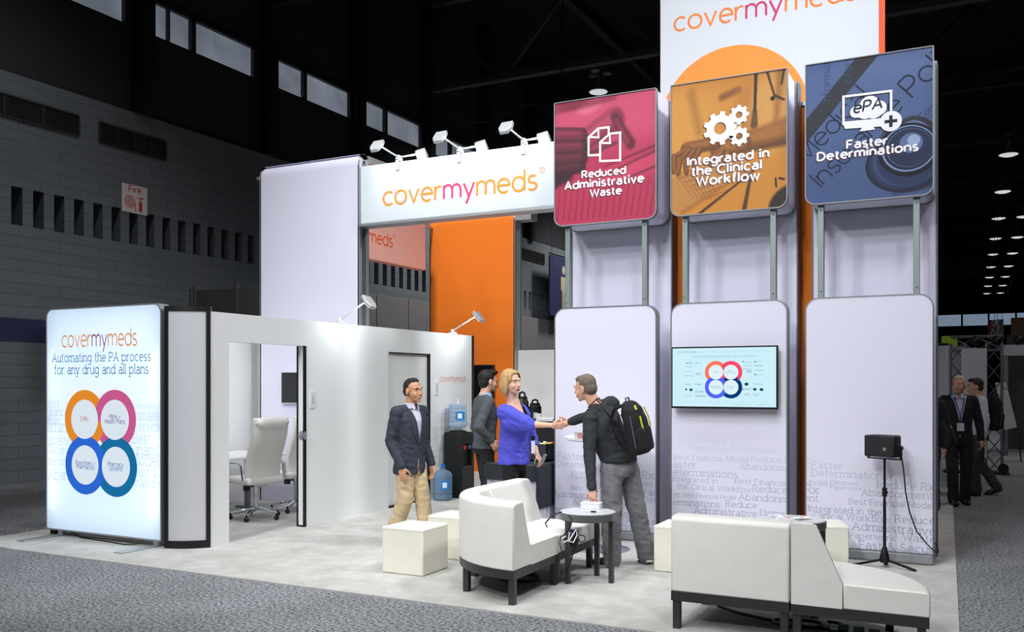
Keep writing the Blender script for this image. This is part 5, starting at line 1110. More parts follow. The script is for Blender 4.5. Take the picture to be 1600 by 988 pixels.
# lighting truss goalpost with grey panel
tr = thing('truss_tower', 'grey box truss frame holding a pale panel across the aisle', 'truss', (1.4, 19.3, 0)); trm = mat('truss_grey', (112, 116, 122), .5, .6)
Yt = 19.2; a, b, c_ = ony(1497, 735, Yt), ony(1553, 735, Yt), ony(1525, 537, Yt); zt = c_.z
def truss(m, p, q, w=.26):
    p, q = Vector(p), Vector(q); d = (q - p).normalized(); s = Vector((0, 1, 0)); t = d.cross(s).normalized(); n = max(2, int((q - p).length / .32))
    co = [(-1,-1),(1,-1),(1,1),(-1,1)]
    for i, j in co: m.tube([p + s*i*w/2 + t*j*w/2, q + s*i*w/2 + t*j*w/2], .022, n=6)
    for k in range(n):
        A_, B_ = p.lerp(q, k/n), p.lerp(q, (k+1)/n)
        for e in range(4):
            i, j = co[e]; i2, j2 = co[(e+1) % 4]; m.tube([A_ + s*i*w/2 + t*j*w/2, B_ + s*i2*w/2 + t*j2*w/2], .012, n=5)
m = MB(); truss(m, (a.x, Yt, 0), (a.x, Yt, zt)); m.build('upright', trm, tr); m = MB(); truss(m, (b.x, Yt, 0), (b.x, Yt, zt)); m.build('upright', trm, tr); m = MB(); truss(m, (a.x - .13, Yt, zt), (b.x + .13, Yt, zt)); m.build('cross_beam', trm, tr)
for x in (a.x, b.x): MB().box((x - .25, Yt - .25, 0), (x + .25, Yt + .25, .04)).lathe([(.09, 0), (.09, .05)], (x + .15, Yt - .25, .12), ax=(0, 1, 0)).build('foot', blackp, tr)
a2, b2 = ony(1502, 545, Yt - .2), ony(1542, 545, Yt - .2); MB().box((a2.x, Yt - .2, .3), (b2.x, Yt - .16, a2.z)).build('panel', mat('panel_grey', (190, 192, 198), .7), tr)
for k in range(4): MB().ball((a.x + .3 + .35*k, Yt - .1, zt + .05), (.1, .12, .1), n=10).build('lamp_can', blackp, tr, smooth=True)
# aisle number signs
for px0, px1, py0, col, txt, tc__, lab in ((1543.5, 1556, 500, (104, 30, 76), '6200', (236, 226, 234), 'maroon hanging aisle sign with white number'), (1556.5, 1568, 499, (200, 200, 202), '6300', (60, 60, 66), 'pale grey hanging aisle sign with dark number')):
    Ys = 46.; a, b = ony(px0, 541, Ys), ony(px1, py0, Ys); t = thing('aisle_sign', lab, 'sign', ((a.x + b.x)/2, Ys, a.z), 0, 'aisle number signs')
    MB().box((a.x, Ys, a.z), (b.x, Ys + .06, b.z)).build('board', mat('sign_board_%d' % col[0], col, .6), t); MB().tube([(a.x + .05, Ys, b.z), (a.x + .05, Ys, 13.6)], .01).tube([(b.x - .05, Ys, b.z), (b.x - .05, Ys, 13.6)], .01).build('hanger', steel, t)
    p = Print((0, Ys - .002, 0), (1, 0, 0), UP, (0, -1, 0)); W_ = b.x - a.x; h = (b.z - a.z) / 5
    for k, ch_ in enumerate(txt): u = a.x + W_*.45; p.text(ch_, u, u + W_*.42, b.z - h*(k + 1) + .02, ink(tc__), .26, 0, (h*.82/1.42)/(W_*.42/.9))
    if txt == '6200':
        for dx, dz, r in ((.18, .3, .10), (.22, .5, .06), (.2, .68, .08)): p.disc(a.x + W_*dx, b.z - (b.z - a.z)*dz, r, ink((150, 70, 120)))
    p.build('number', t)
# grey booth fascia, standee on an easel, dark booth beyond
fb = thing('booth_fascia', 'pale grey booth fascia on posts at the right edge of the view', 'booth', (3.5, 24, 0)); Yb = 24.
a, b = ony(1563, 556, Yb), ony(1640, 538, Yb); z0_, z1_ = a.z, b.z; MB().box((a.x, Yb, z0_), (b.x + 2, Yb + .2, z1_)).build('fascia', mat('fascia_grey', (176, 180, 184), .7), fb)
for x in (a.x + .1, a.x + 1.6, b.x + 1.8): MB().box((x - .06, Yb + .05, 0), (x + .06, Yb + .17, z0_)).build('post', trm, fb)
MB().box((a.x + .2, Yb + 2.5, 0), (b.x + 2, Yb + 2.6, z0_ + .6)).build('rear_wall', mat('booth_back_dark', (66, 66, 70), .8), fb); MB().box((a.x + .9, Yb + 2.2, 1.55), (a.x + 2.6, Yb + 2.5, 2.5)).build('display_case', mat('case_grey', (120, 122, 128), .6), fb)
MB().box((a.x + 1.0, Yb + .5, 0), (a.x + 3.4, Yb + 1.2, 1.05)).build('counter', mat('counter_dark', (34, 34, 38), .6), fb)
bw = MB().box((4.6, 40, 0), (9.5, 40.4, 4.6)).build('brown_booth_wall', mat('brown_panel', (112, 84, 58), .8), None); a, b = ony(1580, 600, 40), ony(1680, 494, 40)
bw.data.clear_geometry(); q = MB().box((a.x, 40, 0), (b.x, 40.4, b.z)); bw.data.from_pydata([tuple(v) for v in q.v], [], q.f); bw.data.materials[0] = mat('brown_panel', (112, 84, 58), .8); tag(bw, 'brown booth wall far behind at the right edge', 'wall panel')
ez = thing('easel_poster', 'white poster leaning on a black easel right of the truss', 'poster', (1.9, 18.6, 0)); Ye = 18.3
P4 = [at(1555, 598, 20.1), at(1572, 598, 20.1), at(1589, 668, 19.7), at(1570, 672, 19.7)]; m = MB(); nn = Vector((0, .03, 0)); m.add([*P4, *[v + nn for v in P4]], [(0,1,2,3),(7,6,5,4),(0,4,5,1),(1,5,6,2),(2,6,7,3),(3,7,4,0)]); m.build('board', mat('poster_white', (188, 190, 194), .6), ez)
m = MB()
for q, e in ((P4[3], (-.25, -.1)), (P4[2], (.25, -.1)), ((P4[0] + P4[1]) / 2, (.1, .5))): g_ = Vector((q[0] + e[0]*.3, q[1] + e[1], 0)); m.tube([Vector(q) + Vector((0, .06, 0)), g_], .015, n=6)
m.build('easel', blackp, ez)
p = Print(P4[0] + Vector((0, -.004, 0)), (P4[1] - P4[0]), (P4[3] - P4[0]), (0, -1, 0)); dkk = ink((50, 50, 56))
p.poly([(.5, .1), (.95, .1), (.95, .16), (.5, .16)], ink((150, 130, 128))); p.poly([(.2, .34), (.9, .34), (.9, .4), (.2, .4)], dkk); p.poly([(.15, .62), (.5, .62), (.5, .66), (.15, .66)], dkk); p.ring(.62, .8, .16, .1, dkk, hs=.8); p.build('print', ez)

# ================================================================== PEOPLE
def rc(m, p, q, r0, r1=None, n=14):
    """round-ended tapered limb"""
    p, q = Vector(p), Vector(q); r1 = r0 if r1 is None else r1; d = (q - p); L = d.length; d.normalize()
    pts, rs = [], []
    for a in (80, 55, 25): pts.append(p - d*r0*math.sin(R(a))); rs.append(r0*math.cos(R(a)))
    pts += [p, q]; rs += [r0, r1]
    for a in (25, 55, 80): pts.append(q + d*r1*math.sin(R(a))); rs.append(r1*math.cos(R(a)))
    a_ = d.orthogonal().normalized(); b_ = d.cross(a_); k = len(pts)
    vs = [c + (a_*math.cos(2*math.pi*j/n) + b_*math.sin(2*math.pi*j/n))*r for c, r in zip(pts, rs) for j in range(n)]
    fs = [(i*n + j, i*n + (j+1) % n, (i+1)*n + (j+1) % n, (i+1)*n + j) for i in range(k-1) for j in range(n)] + [list(range(n))[::-1], [(k-1)*n + j for j in range(n)]]
    m.add(vs, fs)
def chain(m, pts, rs):
    for (p, q, a, b) in zip(pts, pts[1:], rs, rs[1:]): rc(m, p, q, a, b)
def loft(m, rings, n=28):
    """rings: (centre, width vector, depth vector)"""
    vs = [Vector(c) + Vector(w)*math.cos(2*math.pi*j/n) + Vector(d)*math.sin(2*math.pi*j/n) for c, w, d in rings for j in range(n)]; k = len(rings)
    fs = [(i*n + j, i*n + (j+1) % n, (i+1)*n + (j+1) % n, (i+1)*n + j) for i in range(k-1) for j in range(n)] + [list(range(n))[::-1], [(k-1)*n + j for j in range(n)]]
    m.add(vs, fs)
def vox(m, name, mt, parent, v=.008, smooth=5, cut=None, fac=.5, fold=0):
    me = bpy.data.meshes.new('tmp'); me.from_pydata([tuple(q) for q in m.v], [], m.f)
    bm = bmesh.new(); bm.from_mesh(me); bmesh.ops.recalc_face_normals(bm, faces=bm.faces); bm.to_mesh(me); bm.free()
    o = bpy.data.objects.new('tmp', me); C.objects.link(o)
    r = o.modifiers.new('r', 'REMESH'); r.mode = 'VOXEL'; r.voxel_size = v
    s = o.modifiers.new('s', 'SMOOTH'); s.iterations = smooth; s.factor = fac
    dg = bpy.context.evaluated_depsgraph_get(); ne = bpy.data.meshes.new_from_object(o.evaluated_get(dg))
    bpy.data.objects.remove(o); bpy.data.meshes.remove(me)
    if cut:
        bm = bmesh.new(); bm.from_mesh(ne); bmesh.ops.delete(bm, geom=[f for f in bm.faces if cut(f.calc_center_median())], context='FACES'); bm.to_mesh(ne); bm.free()
    root = parent
    while root.parent is not None: root = root.parent
    loc, rz = ORG[root.name]; ne.transform(Matrix.Rotation(-rz, 4, 'Z') @ Matrix.Translation(-loc))
    ne.materials.clear(); ne.materials.append(mt); ne.polygons.foreach_set('use_smooth', [True]*len(ne.polygons)); ne.name = name
    if fold:                                          # soft folds of cloth
        from mathutils import noise as nz
        nn = [vv.normal.copy() for vv in ne.vertices]
        for vv, q in zip(ne.vertices, nn):
            p = vv.co; a = nz.noise(Vector((p.x*9, p.y*9, p.z*15 + p.x*5))); b = nz.noise(Vector((p.x*20 + 7, p.y*20, p.z*26)))
            vv.co = p + q * (fold * ((1 - 2*abs(a)) * .9 - .45 + .35*b))
    o = bpy.data.objects.new(name, ne); C.objects.link(o); o.parent = parent; return o
def skin(c): 
    m = mat('skin_%d_%d' % (c[0], c[1]), c, .5, var=.04, vscale=30); m.node_tree.nodes['Principled BSDF'].inputs['Subsurface Weight'].default_value = .08; return m
def cloth(name, c, wr=.5, sc=14): return mat(name, c, .85, bump=wr, bscale=sc, var=.06, vscale=18)
class HF:
    """head frame: x right, y forward, z up, origin at the head centre"""
    def __init__(s, c, f, u, k=1.0):
        s.c, s.k = Vector(c), k; f, u = Vector(f).normalized(), Vector(u).normalized(); r = f.cross(u).normalized(); u = r.cross(f).normalized()
        s.M = Matrix((r, f, u)).transposed(); s.r, s.f, s.u = r, f, u
    def __call__(s, x, y, z): return s.c + s.M @ (Vector((x, y, z)) * s.k)
    def ball(s, m, c, r, n=20): m.ball(s(*c), tuple(q*s.k for q in r), None, n, s.M)
def head_prims(m, h, neck, nr=.056):
    B = lambda c, r: h.ball(m, c, r)
    B((0,-.014,.032), (.073,.092,.086)); B((0,.026,-.025), (.060,.066,.085)); B((0,.042,-.074), (.044,.044,.036)); B((0,.072,-.096), (.021,.018,.017))
    for s in (-1, 1):
        B((s*.036,.056,-.034), (.024,.024,.03)); B((s*.076,-.008,-.008), (.010,.021,.033)); B((s*.010,.096,-.034), (.008,.009,.007))
        rc(m, h(s*.012,.084,.027), h(s*.042,.072,.027), .012*h.k)
    rc(m, h(0,.084,.012), h(0,.103,-.029), .0075*h.k, .0112*h.k); B((0,.083,-.063), (.026,.016,.017))
    rc(m, h(0,-.022,-.05), neck, nr, nr + .006)
def face_parts(root, h, hairc, lipc, eye=(60, 40, 30), mouth=0, brow=1.0, smile=False):
    e = MB(); wm, im = mat('eye_white', (226, 222, 218), .2), mat('iris_%d' % eye[0], eye, .2)
    for s in (-1, 1):
        h.ball(e, (s*.031,.0695,.006), (.0125,.0105,.0062), 12); e.m[-1] = 0
        k = len(e.f); 
    e.mats = [wm, im]; e.m = [0]*len(e.f); k = len(e.f)
    for s in (-1, 1): h.ball(e, (s*.031 + .0015,.0755,.006), (.0058,.0056,.0058), 10)
    e.m = [0]*k + [1]*(len(e.f) - k); e.build('eye', None, root, smooth=True)
    b = MB()
    for s in (-1, 1): b.tube([h(s*.016,.095,.026), h(s*.032,.091,.033), h(s*.05,.076,.028)], [.004*brow, .005*brow, .003*brow], n=6)
    b.build('eyebrow', hairc, root, smooth=True)
    l = MB(); up = .006 if smile else 0
    l.tube([h(-.026,.084,-.062 + up), h(-.012,.097,-.06), h(0,.1,-.0615), h(.012,.097,-.06), h(.026,.084,-.062 + up)], [.003,.005,.005,.005,.003], n=6)
    l.tube([h(-.024,.082,-.064 + up - mouth*.5), h(0,.0965,-.070 - mouth), h(.024,.082,-.064 + up - mouth*.5)], [.003,.006,.003], n=6); l.build('lip', lipc, root, smooth=True)
    if mouth or smile:
        q = MB(); h.ball(q, (0,.0955 if smile else .0925,-.0655 - mouth*.4), (.018,.006,.004 + mouth*.7), 12); q.build('teeth' if smile else 'open_mouth', mat('teeth', (232, 228, 222), .3) if smile else mat('mouth_dark', (70, 20, 22), .5), root, smooth=True)
def hand_prims(m, w, d, pn, side, curl=25, k=1.0, spread=.12):
    """w wrist, d finger direction, pn palm normal, side: thumb along side*(d x pn)"""
    w, d, pn = Vector(w), Vector(d).normalized(), Vector(pn).normalized(); a = d.cross(pn).normalized(); pn = a.cross(d).normalized()
    M = Matrix((a, d, pn)).transposed()
    m.ball(w + d*.048*k, (.040*k, .052*k, .016*k), None, 18, M); rc(m, w - d*.03*k, w + d*.02*k, .025*k, .027*k)
    for i, (o, l) in enumerate(((.030, .070), (.010, .079), (-.010, .073), (-.029, .057))):
        p = w + d*.088*k + a*(o*side*k); dr = (d + a*(o*side*spread*8)).normalized(); c = 0; r = .0088*k
        for seg in (.45, .32, .23):
            c += curl; t = dr*math.cos(R(c)) + pn*math.sin(R(c)); q = p + t*(l*seg*k); rc(m, p, q, r, r*.9, 8); p = q; r *= .92
    p = w + d*.025*k + a*(.030*side*k); t = (d*.62 + a*(.62*side) + pn*.35).normalized(); q = p + t*.045*k; rc(m, p, q, .0125*k, .0105*k, 8); rc(m, q, q + (t*.6 + d*.5).normalized()*.032*k, .010*k, .0085*k, 8)
def pose(o, f, H, **ov):
    """joints of a standing figure: o ground point below the pelvis, f (lateral, depth) facing in the camera's frame; overrides are local (x right, y forward, z up)"""
    F = (RT*f[0] + FW*f[1]).normalized(); r = F.cross(UP); o = Vector(o); k = H / 1.75
    L = lambda x, y, z: o + r*x + F*y + UP*z
    b = dict(head=(0,.045,1.635), neck=(0,0,1.475), shR=(.185,0,1.415), shL=(-.185,0,1.415), elR=(.24,-.03,1.12), elL=(-.24,-.03,1.12), wrR=(.25,.08,.86), wrL=(-.25,.08,.86),
        chest=(0,.01,1.28), waist=(0,.015,1.08), pel=(0,0,.94), hipR=(.09,0,.90), hipL=(-.09,0,.90), knR=(.095,.03,.50), knL=(-.095,.03,.50), anR=(.10,-.02,.09), anL=(-.10,-.02,.09))
    j = {}
    for n, v in b.items():
        v = ov.pop(n, None) or tuple(q*k for q in v); j[n] = L(*v)
    j.update(F=F, r=r, L=L, k=k, o=o); return j
def body_mesh(root, j, h, sk, hands, v=.0048, arms=(.043, .036, .026), extra=None):
    m = MB(); extra and extra(m); head_prims(m, h, j['neck']); rc(m, j['neck'], j['pel'], .07, .075); rc(m, j['shL'].lerp(j['shR'], .1), j['shR'].lerp(j['shL'], .1), .04)
    for s in 'RL':
        rc(m, j['sh'+s], j['el'+s], arms[0], arms[1]); rc(m, j['el'+s], j['wr'+s], arms[1] + .002, arms[2])
        rc(m, j['pel'], j['hip'+s], .07); rc(m, j['hip'+s], j['kn'+s], .065, .048); rc(m, j['kn'+s], j['an'+s], .046, .034)
        rc(m, j['an'+s], j['an'+s] + j.get('toe'+s, j['F'])*.10 - UP*.045, .03, .022)
    for (w, d, pn, side, curl, *kk) in hands: hand_prims(m, w, d, pn, side, curl, *(kk or [1.0]))
    return vox(m, 'body', sk, root, v, 3)
def torso_rings(j, spec):
    """spec: (t from neck 0 to pelvis 1 and beyond, half width, half depth, forward shift)"""
    a, b = j['neck'], j['pel']; ax = (b - a); out = []
    w = (j['shR'] - j['shL']); w.normalize(); d = w.cross(ax.normalized()); d.normalize()
    if d.dot(j['F']) < 0: d = -d
    return [(a + ax*t + d*s, w*rw, d*rd) for t, rw, rd, s in spec], w, d
MAN_J = [(-.02,.07,.065,-.015), (.07,.14,.085,-.01), (.13,.195,.10,0), (.28,.205,.125,.01), (.5,.185,.125,.015), (.75,.175,.12,.01), (1.0,.19,.13,0), (1.3,.20,.14,0)]
def jacket(root, j, mt, hem=1.3, vneck=.62, wid=.085, v=.0085, sleeve=(.070, .060, .046), name='jacket', opened=.25, spec=None, low=True):
    spec = [list(q) for q in (spec or MAN_J)]; spec[-1][0] = hem; rings, w, d = torso_rings(j, spec)
    m = MB(); loft(m, rings)
    for s in 'RL':
        rc(m, j['neck'] - UP*.035, j['sh'+s] + UP*.005, .062, .066); m.ball(j['sh'+s], .070, None, 16); rc(m, j['sh'+s], j['el'+s], sleeve[0], sleeve[1]); e = j['wr'+s] - (j['wr'+s] - j['el'+s]).normalized()*.015; rc(m, j['el'+s], e, sleeve[1], sleeve[2])
    a = j['neck']; ax = (j['pel'] - a); Ln = ax.length; axn = ax.normalized()
    def cut(p):
        q = p - a; t = q.dot(axn) / Ln; x = q.dot(w); y = q.dot(d)
        if y < .02 or t < -.1: return False
        if t < vneck: return abs(x) < wid * (vneck - t) / vneck + .004
        return low and t > vneck + .12 and abs(x) < opened * (t - vneck - .12) * .3
    o = vox(m, name, mt, root, v, 6, fold=.0065)
    if vneck:                                        # lapels lying on the chest
        bv = BVHTree.FromPolygons([v_.co.copy() for v_ in o.data.vertices], [tuple(p.vertices) for p in o.data.polygons]); loc, rz = ORG[root.name]; Mi = Matrix.Rotation(-rz, 3, 'Z')
        lp = MB(); M_l = Matrix.Rotation(rz, 3, 'Z'); b2 = bmesh.new(); b2.from_mesh(o.data); bmesh.ops.delete(b2, geom=[f_ for f_ in b2.faces if cut(M_l @ f_.calc_center_median() + loc)], context='FACES'); b2.to_mesh(o.data); b2.free()
        for sg in (-1, 1):
            vs = []; ok = []
            for i in range(9):
                t = .04 + (vneck - .04)*i/8; x0 = max(.001, wid*(vneck - t)/vneck - .010); ww = .070*min(1, (vneck - t)/.25) * (1 if t > .17 else .72)
                for xx in (x0, x0 + ww*.5, x0 + ww):
                    src = a + ax*t + w*(sg*xx) + d*.4; lo = Mi @ (src - loc); dr = Mi @ (-d); hit = bv.ray_cast(lo, dr, .6)
                    ok.append(hit[0] is not None); p = (hit[0] if hit[0] is not None else lo + dr*.3) - dr*.006; vs.append(loc + Mi.transposed() @ p)
            fs = [(3*i + c, 3*i + c + 1, 3*i + c + 4, 3*i + c + 3) for i in range(8) for c in range(2) if all(ok[3*i + c + e] for e in (0, 1, 3, 4))]
            if fs: lp.add(vs, fs)
        if lp.f: lp.build('lapel', mt, o, smooth=True)
    return o
def shirt(root, j, mt, name='shirt', k=.93, hem=1.05, v=.009, collar=True):
    spec = [(t, rw*k, rd*k, s) for t, rw, rd, s in MAN_J]; spec[-1] = (hem, *spec[-1][1:]); rings, w, d = torso_rings(j, spec); m = MB(); loft(m, rings)
    for s in 'RL': rc(m, j['neck'] - UP*.035, j['neck'].lerp(j['sh'+s], .85), .058, .052)
    o = vox(m, name, mt, root, v, 4)
    if collar:
        up = (j['neck'] - j['pel']).normalized(); c = j['neck'] + d*.012; vs = []; n = 24
        for i in range(n + 1):
            a_ = R(112 + 316*i/n); e = w*math.cos(a_) + d*math.sin(a_)
            vs += [c + e*.078 - up*.02, c + e*.068 + up*.035]
        M_ = MB().add(vs, [(2*i, 2*i+2, 2*i+3, 2*i+1) for i in range(n)])
        for sg in (-1, 1): M_.add([c + w*sg*.022 + d*.066 + up*.03, c + w*sg*.055 + d*.052 + up*.02, c + w*sg*.045 + d*.084 - up*.032, c + w*sg*.02 + d*.082 - up*.02], [(0,1,2,3)])
        M_.build('collar', mt, o, smooth=True)
    return o
def trousers(root, j, mt, r=(.098, .078, .066), v=.0085, belt=None, name='trousers', top=.85, kk=1.0):
    m = MB(); rings, w, d = torso_rings(j, [(top,.158*kk,.112*kk,0), (1.0,.172*kk,.122*kk,0), (1.16,.175*kk,.125*kk,-.005), (1.24,.15*kk,.11*kk,0)]); loft(m, rings)
    for s in 'RL': rc(m, j['hip'+s], j['kn'+s], r[0], r[1]); e = j['an'+s] + (j['an'+s] - j['kn'+s]).normalized()*.02; rc(m, j['kn'+s], e, r[1] - .002, r[2]); rc(m, j['kn'+s].lerp(e, .45), e, r[1]*.95, r[2] + .006)
    return vox(m, name, mt, root, v, 5, fold=.0075)
def shoe(root, an, toe, mt, sole=None, tilt=0, k=1.0):
    """an: ankle joint; toe: direction of the toes; tilt lifts the heel"""
    an, toe = Vector(an), Vector(toe).normalized(); sd = toe.cross(UP).normalized(); up = sd.cross(toe)
    if up.z < 0: up = -up
    M = Matrix((sd, toe, up)).transposed(); b = an - up*.085; m = MB()
    m.ball(b + toe*.13*k + up*.028, (.046*k, .085*k, .036*k), None, 16, M); m.ball(b + toe*.0 + up*.035, (.038*k, .062*k, .042*k), None, 16, M); m.ball(b + toe*.06 + up*.045, (.040*k, .09*k, .04*k), None, 16, M); m.ball(b + toe*.0 + up*.07, (.038*k, .045*k, .04*k), None, 12, M)
    o = vox(m, 'shoe', mt, root, .006, 3)
    s = MB(); pts = [(-.062, 0), (-.05, .033), (.03, .038), (.12, .046), (.19, .034), (.215, 0), (.19, -.034), (.12, -.046), (.03, -.038), (-.05, -.033)]
    s.prism([(y*k, x*k) for x, y in pts], b + up*.003 - up*.004, sd, toe, up, .018); s.build('sole', sole or blackm, o, bevel=.004)
def hair(root, h, mt, blobs, cut=None, v=.0055, name='hair'):
    m = MB()
    for c, r in blobs: h.ball(m, c, r)
    cf = None
    if cut:
        Mi = h.M.transposed(); cf = lambda p: cut(*((Mi @ (p - h.c)) / h.k))
    return vox(m, name, mt, root, v, 3, cf)
def person(label, o): return thing('person', label, 'person', (o[0], o[1], FL), 0, None)
hair_black = mat('hair_black', (22, 19, 18), .5, bump=.5, bscale=120); hair_blond = mat('hair_blond', (196, 160, 106), .45, var=.18, vscale=40, bump=.5, bscale=90, stretch=(1, 1, .25)); hair_grey = mat('hair_grey', (120, 108, 98), .7, var=.3, vscale=60, bump=.6, bscale=160)
lip_m, lip_w = mat('lip_man', (166, 96, 84), .5), mat('lip_woman', (204, 112, 106), .45)
V3 = lambda l, d, u: RT*l + FW*d + UP*u                                  # a direction: lateral, away, up

# ---- man in the navy blazer, walking to the right
d0 = 9.4; o = at(640, 598 + CH*FPX/d0, d0); f = (.83, -.56)
root = person('man in navy blazer and tan trousers walking right, arms down, smiling', o)
j = pose(o, f, 1.74, head=(.0,.05,1.615), neck=(0,.005,1.455), shR=(.19,-.01,1.395), shL=(-.19,.01,1.395), elR=(.225,-.06,1.10), wrR=(.225,.09,.845), elL=(-.225,0,1.09), wrL=(-.235,.10,.84), anR=(.09,-.17,.10), knR=(.09,.02,.50), anL=(-.085,.17,.09), knL=(-.085,.10,.50))
h = HF(j['head'], V3(.76, -.65, -.02), UP + V3(-.1, 0, 0), 1.06); sk = skin((208, 154, 120))
body_mesh(root, j, h, sk, [(j['wrR'], -UP + j['F']*.15, -j['r']*.55 - j['F']*.3, 1, 16), (j['wrL'], -UP + j['F']*.12, j['r']*.8 - j['F']*.2, -1, 18)])
face_parts(root, h, hair_black, lip_m, smile=True)
hair(root, h, hair_black, [((0,-.026,.040), (.0755,.090,.086)), ((0,-.0,.088), (.058,.058,.040)), ((0,-.05,.0), (.073,.064,.072))], lambda x, y, z: (y > .025 and z < .088) or (abs(x) > .05 and y > .012 and z < .05) or (abs(x) > .066 and y > -.03 and z < .0) or z < -.05)
jk = jacket(root, j, cloth('navy_blazer', (52, 58, 70), .7), hem=1.33, vneck=.80, wid=.082)
sh_ = shirt(root, j, mat('checked_shirt', (206, 208, 228), .8, var=.08, vscale=60))
trousers(root, j, cloth('tan_chino', (206, 184, 146), .7, 12), (.098, .086, .078))
for s in 'RL': shoe(root, j['an'+s], j['F'], mat('shoe_brown', (50, 36, 28), .4))

# ---- man in the grey suit, seen from behind his right side
d0 = 10.6; o = at(757, 598 + CH*FPX/d0, d0); f = (.93, .36)
root = person('dark-haired man in grey suit behind the woman in blue, hand in pocket', o)
j = pose(o, f, 1.84, head=(.0,.055,1.715), neck=(0,0,1.545), shR=(.195,-.02,1.47), shL=(-.195,.0,1.47), elR=(.275,-.17,1.19), wrR=(.235,.0,1.035), elL=(-.25,-.03,1.17), wrL=(-.25,.1,.92), pel=(0,0,1.0), hipR=(.09,0,.95), hipL=(-.09,0,.95), knR=(.10,.0,.52), anR=(.13,-.10,.09), knL=(-.09,.06,.52), anL=(-.1,.05,.09))
h = HF(j['head'], V3(.93, .36, -.02), UP + V3(.02, 0, 0), 1.05); sk2 = skin((214, 166, 140))
body_mesh(root, j, h, sk2, [(j['wrR'], -UP*.8 + j['F']*.5, -j['r'], 1, 20), (j['wrL'], -UP, j['r'], -1, 18)])
face_parts(root, h, hair_black, lip_m)
hair(root, h, hair_black, [((0,-.03,.044), (.083,.098,.092)), ((0,.03,.098), (.066,.068,.038)), ((0,-.06,-.01), (.074,.058,.08)), ((.04,.06,.10), (.03,.03,.022))], lambda x, y, z: (y > .045 and z < .06) or (abs(x) > .05 and y > .0 and z < .015) or (abs(x) > .06 and y > -.03 and z < -.03) or z < -.085)
jacket(root, j, cloth('grey_suit', (74, 80, 86), .6), hem=1.12, vneck=.75, wid=.07)
shirt(root, j, mat('blue_shirt', (170, 196, 226), .8)); trousers(root, j, cloth('black_trousers', (26, 26, 29), .4), (.092, .075, .062))
for s in 'RL': shoe(root, j['an'+s], j['F'], mat('shoe_black', (16, 15, 15), .35))

# ---- woman in the blue top shaking hands
d0 = 9.0; J = lambda x, y, dd: at(x, y, d0 + dd); o = at(803, 598 + CH*FPX/d0, d0); f = (.85, -.5)
root = person('blonde woman in a bright blue top shaking hands across the white seat', o)
j = pose(o, f, 1.76)
j.update(head=J(799, 598, -.03), neck=J(802, 630, 0), shR=J(789, 645, -.15), shL=J(815, 643, .14), elR=J(826, 663, -.24), wrR=J(862, 665, -.36), elL=J(832, 688, .13), wrL=J(839, 710, -.02), pel=J(803, 716, .0), hipR=J(797, 722, -.08), hipL=J(808, 722, .08), knR=J(800, 785, -.1), knL=J(816, 785, .06), anR=J(797, 855, -.1), anL=J(812, 855, .08))
h = HF(j['head'], V3(.72, -.69, .0), UP + V3(-.04, 0, 0), 1.03); skw = skin((228, 182, 158))
cf_ = j['F']; body_mesh(root, j, h, skw, extra=lambda m: (rc(m, j['neck'] - UP*.02 + cf_*.02, j['neck'] - UP*.14 + cf_*.055, .055, .07), rc(m, j['neck'] - UP*.035, j['shR'], .045, .05), rc(m, j['neck'] - UP*.035, j['shL'], .045, .05)), hands=[(j['wrR'], V3(1, -.05, -.08), V3(.1, 1, .1), 1, 34, .92), (j['wrL'], V3(.45, -.2, -.85), V3(-.6, .5, -.4), -1, 34, .92)], arms=(.038, .036, .023))
face_parts(root, h, mat('brow_brown', (120, 90, 62), .6), lip_w, (70, 80, 90), mouth=.006, brow=.6)
hair(root, h, hair_blond, [((0,-.026,.040), (.086,.102,.096)), ((0,-.07,-.03), (.082,.05,.10)), ((.074,-.02,-.03), (.024,.046,.092)), ((-.074,-.02,-.03), (.024,.046,.092)), ((0,.02,.092), (.066,.05,.03)), ((.056,.03,.045), (.024,.034,.05)), ((-.056,.03,.045), (.024,.034,.05))], lambda x, y, z: (y > .032 and z < .083 - .25*x and abs(x) < .062) or (y > .02 and abs(x) < .055 and z < .02) or z < -.122)
tm = cloth('blue_knit_top', (80, 84, 204), 1.0, 11); rings, w_, d_ = torso_rings(j, [(.03,.11,.075,-.01), (.10,.165,.095,0), (.22,.18,.12,.015), (.42,.18,.14,.02), (.62,.17,.135,.0), (.85,.168,.145,0), (1.02,.178,.155,0), (1.10,.18,.158,0)])
m = MB(); loft(m, rings); se = j['elR'].lerp(j['wrR'], .12); rc(m, j['shR'], se, .085, .058); rc(m, j['shR'] - UP*.10 + V3(.05, 0, 0), se - UP*.01, .10, .055); rc(m, j['chest'] - UP*.06 + V3(.02, -.03, 0), j['elR'] - UP*.0, .10, .05); rc(m, j['shL'], j['elL'], .075, .06); rc(m, j['elL'], j['elL'].lerp(j['wrL'], .35), .058, .05)
na_, nx_ = j['neck'], (j['pel'] - j['neck']); nl_ = nx_.length; top_ = vox(m, 'blue_top', tm, root, .006, 8, fold=.010, cut=lambda p: (p - na_).dot(d_) > -.03 and ((p - na_).dot(w_)/.10)**2 + (((p - na_).dot(nx_)/nl_/nl_)/.27)**2 < 1)
trousers(root, j, cloth('black_leggings', (24, 24, 27), .3), (.086, .066, .05), top=.92, kk=.88)
for s in 'RL': shoe(root, j['an'+s], j['F'], mat('shoe_black', (16, 15, 15), .35), k=.9)
m = MB(); nb = j['neck']; m.tube([nb - d_*.06 + w_*.03, nb + w_*.065 - d_*.01 - UP*.01, nb + w_*.05 + d_*.09 - UP*.09, nb + d_*.145 - UP*.20, nb - w_*.05 + d_*.09 - UP*.09, nb - w_*.065 - d_*.01 - UP*.01, nb - d_*.06 - w_*.03], .004, n=6)
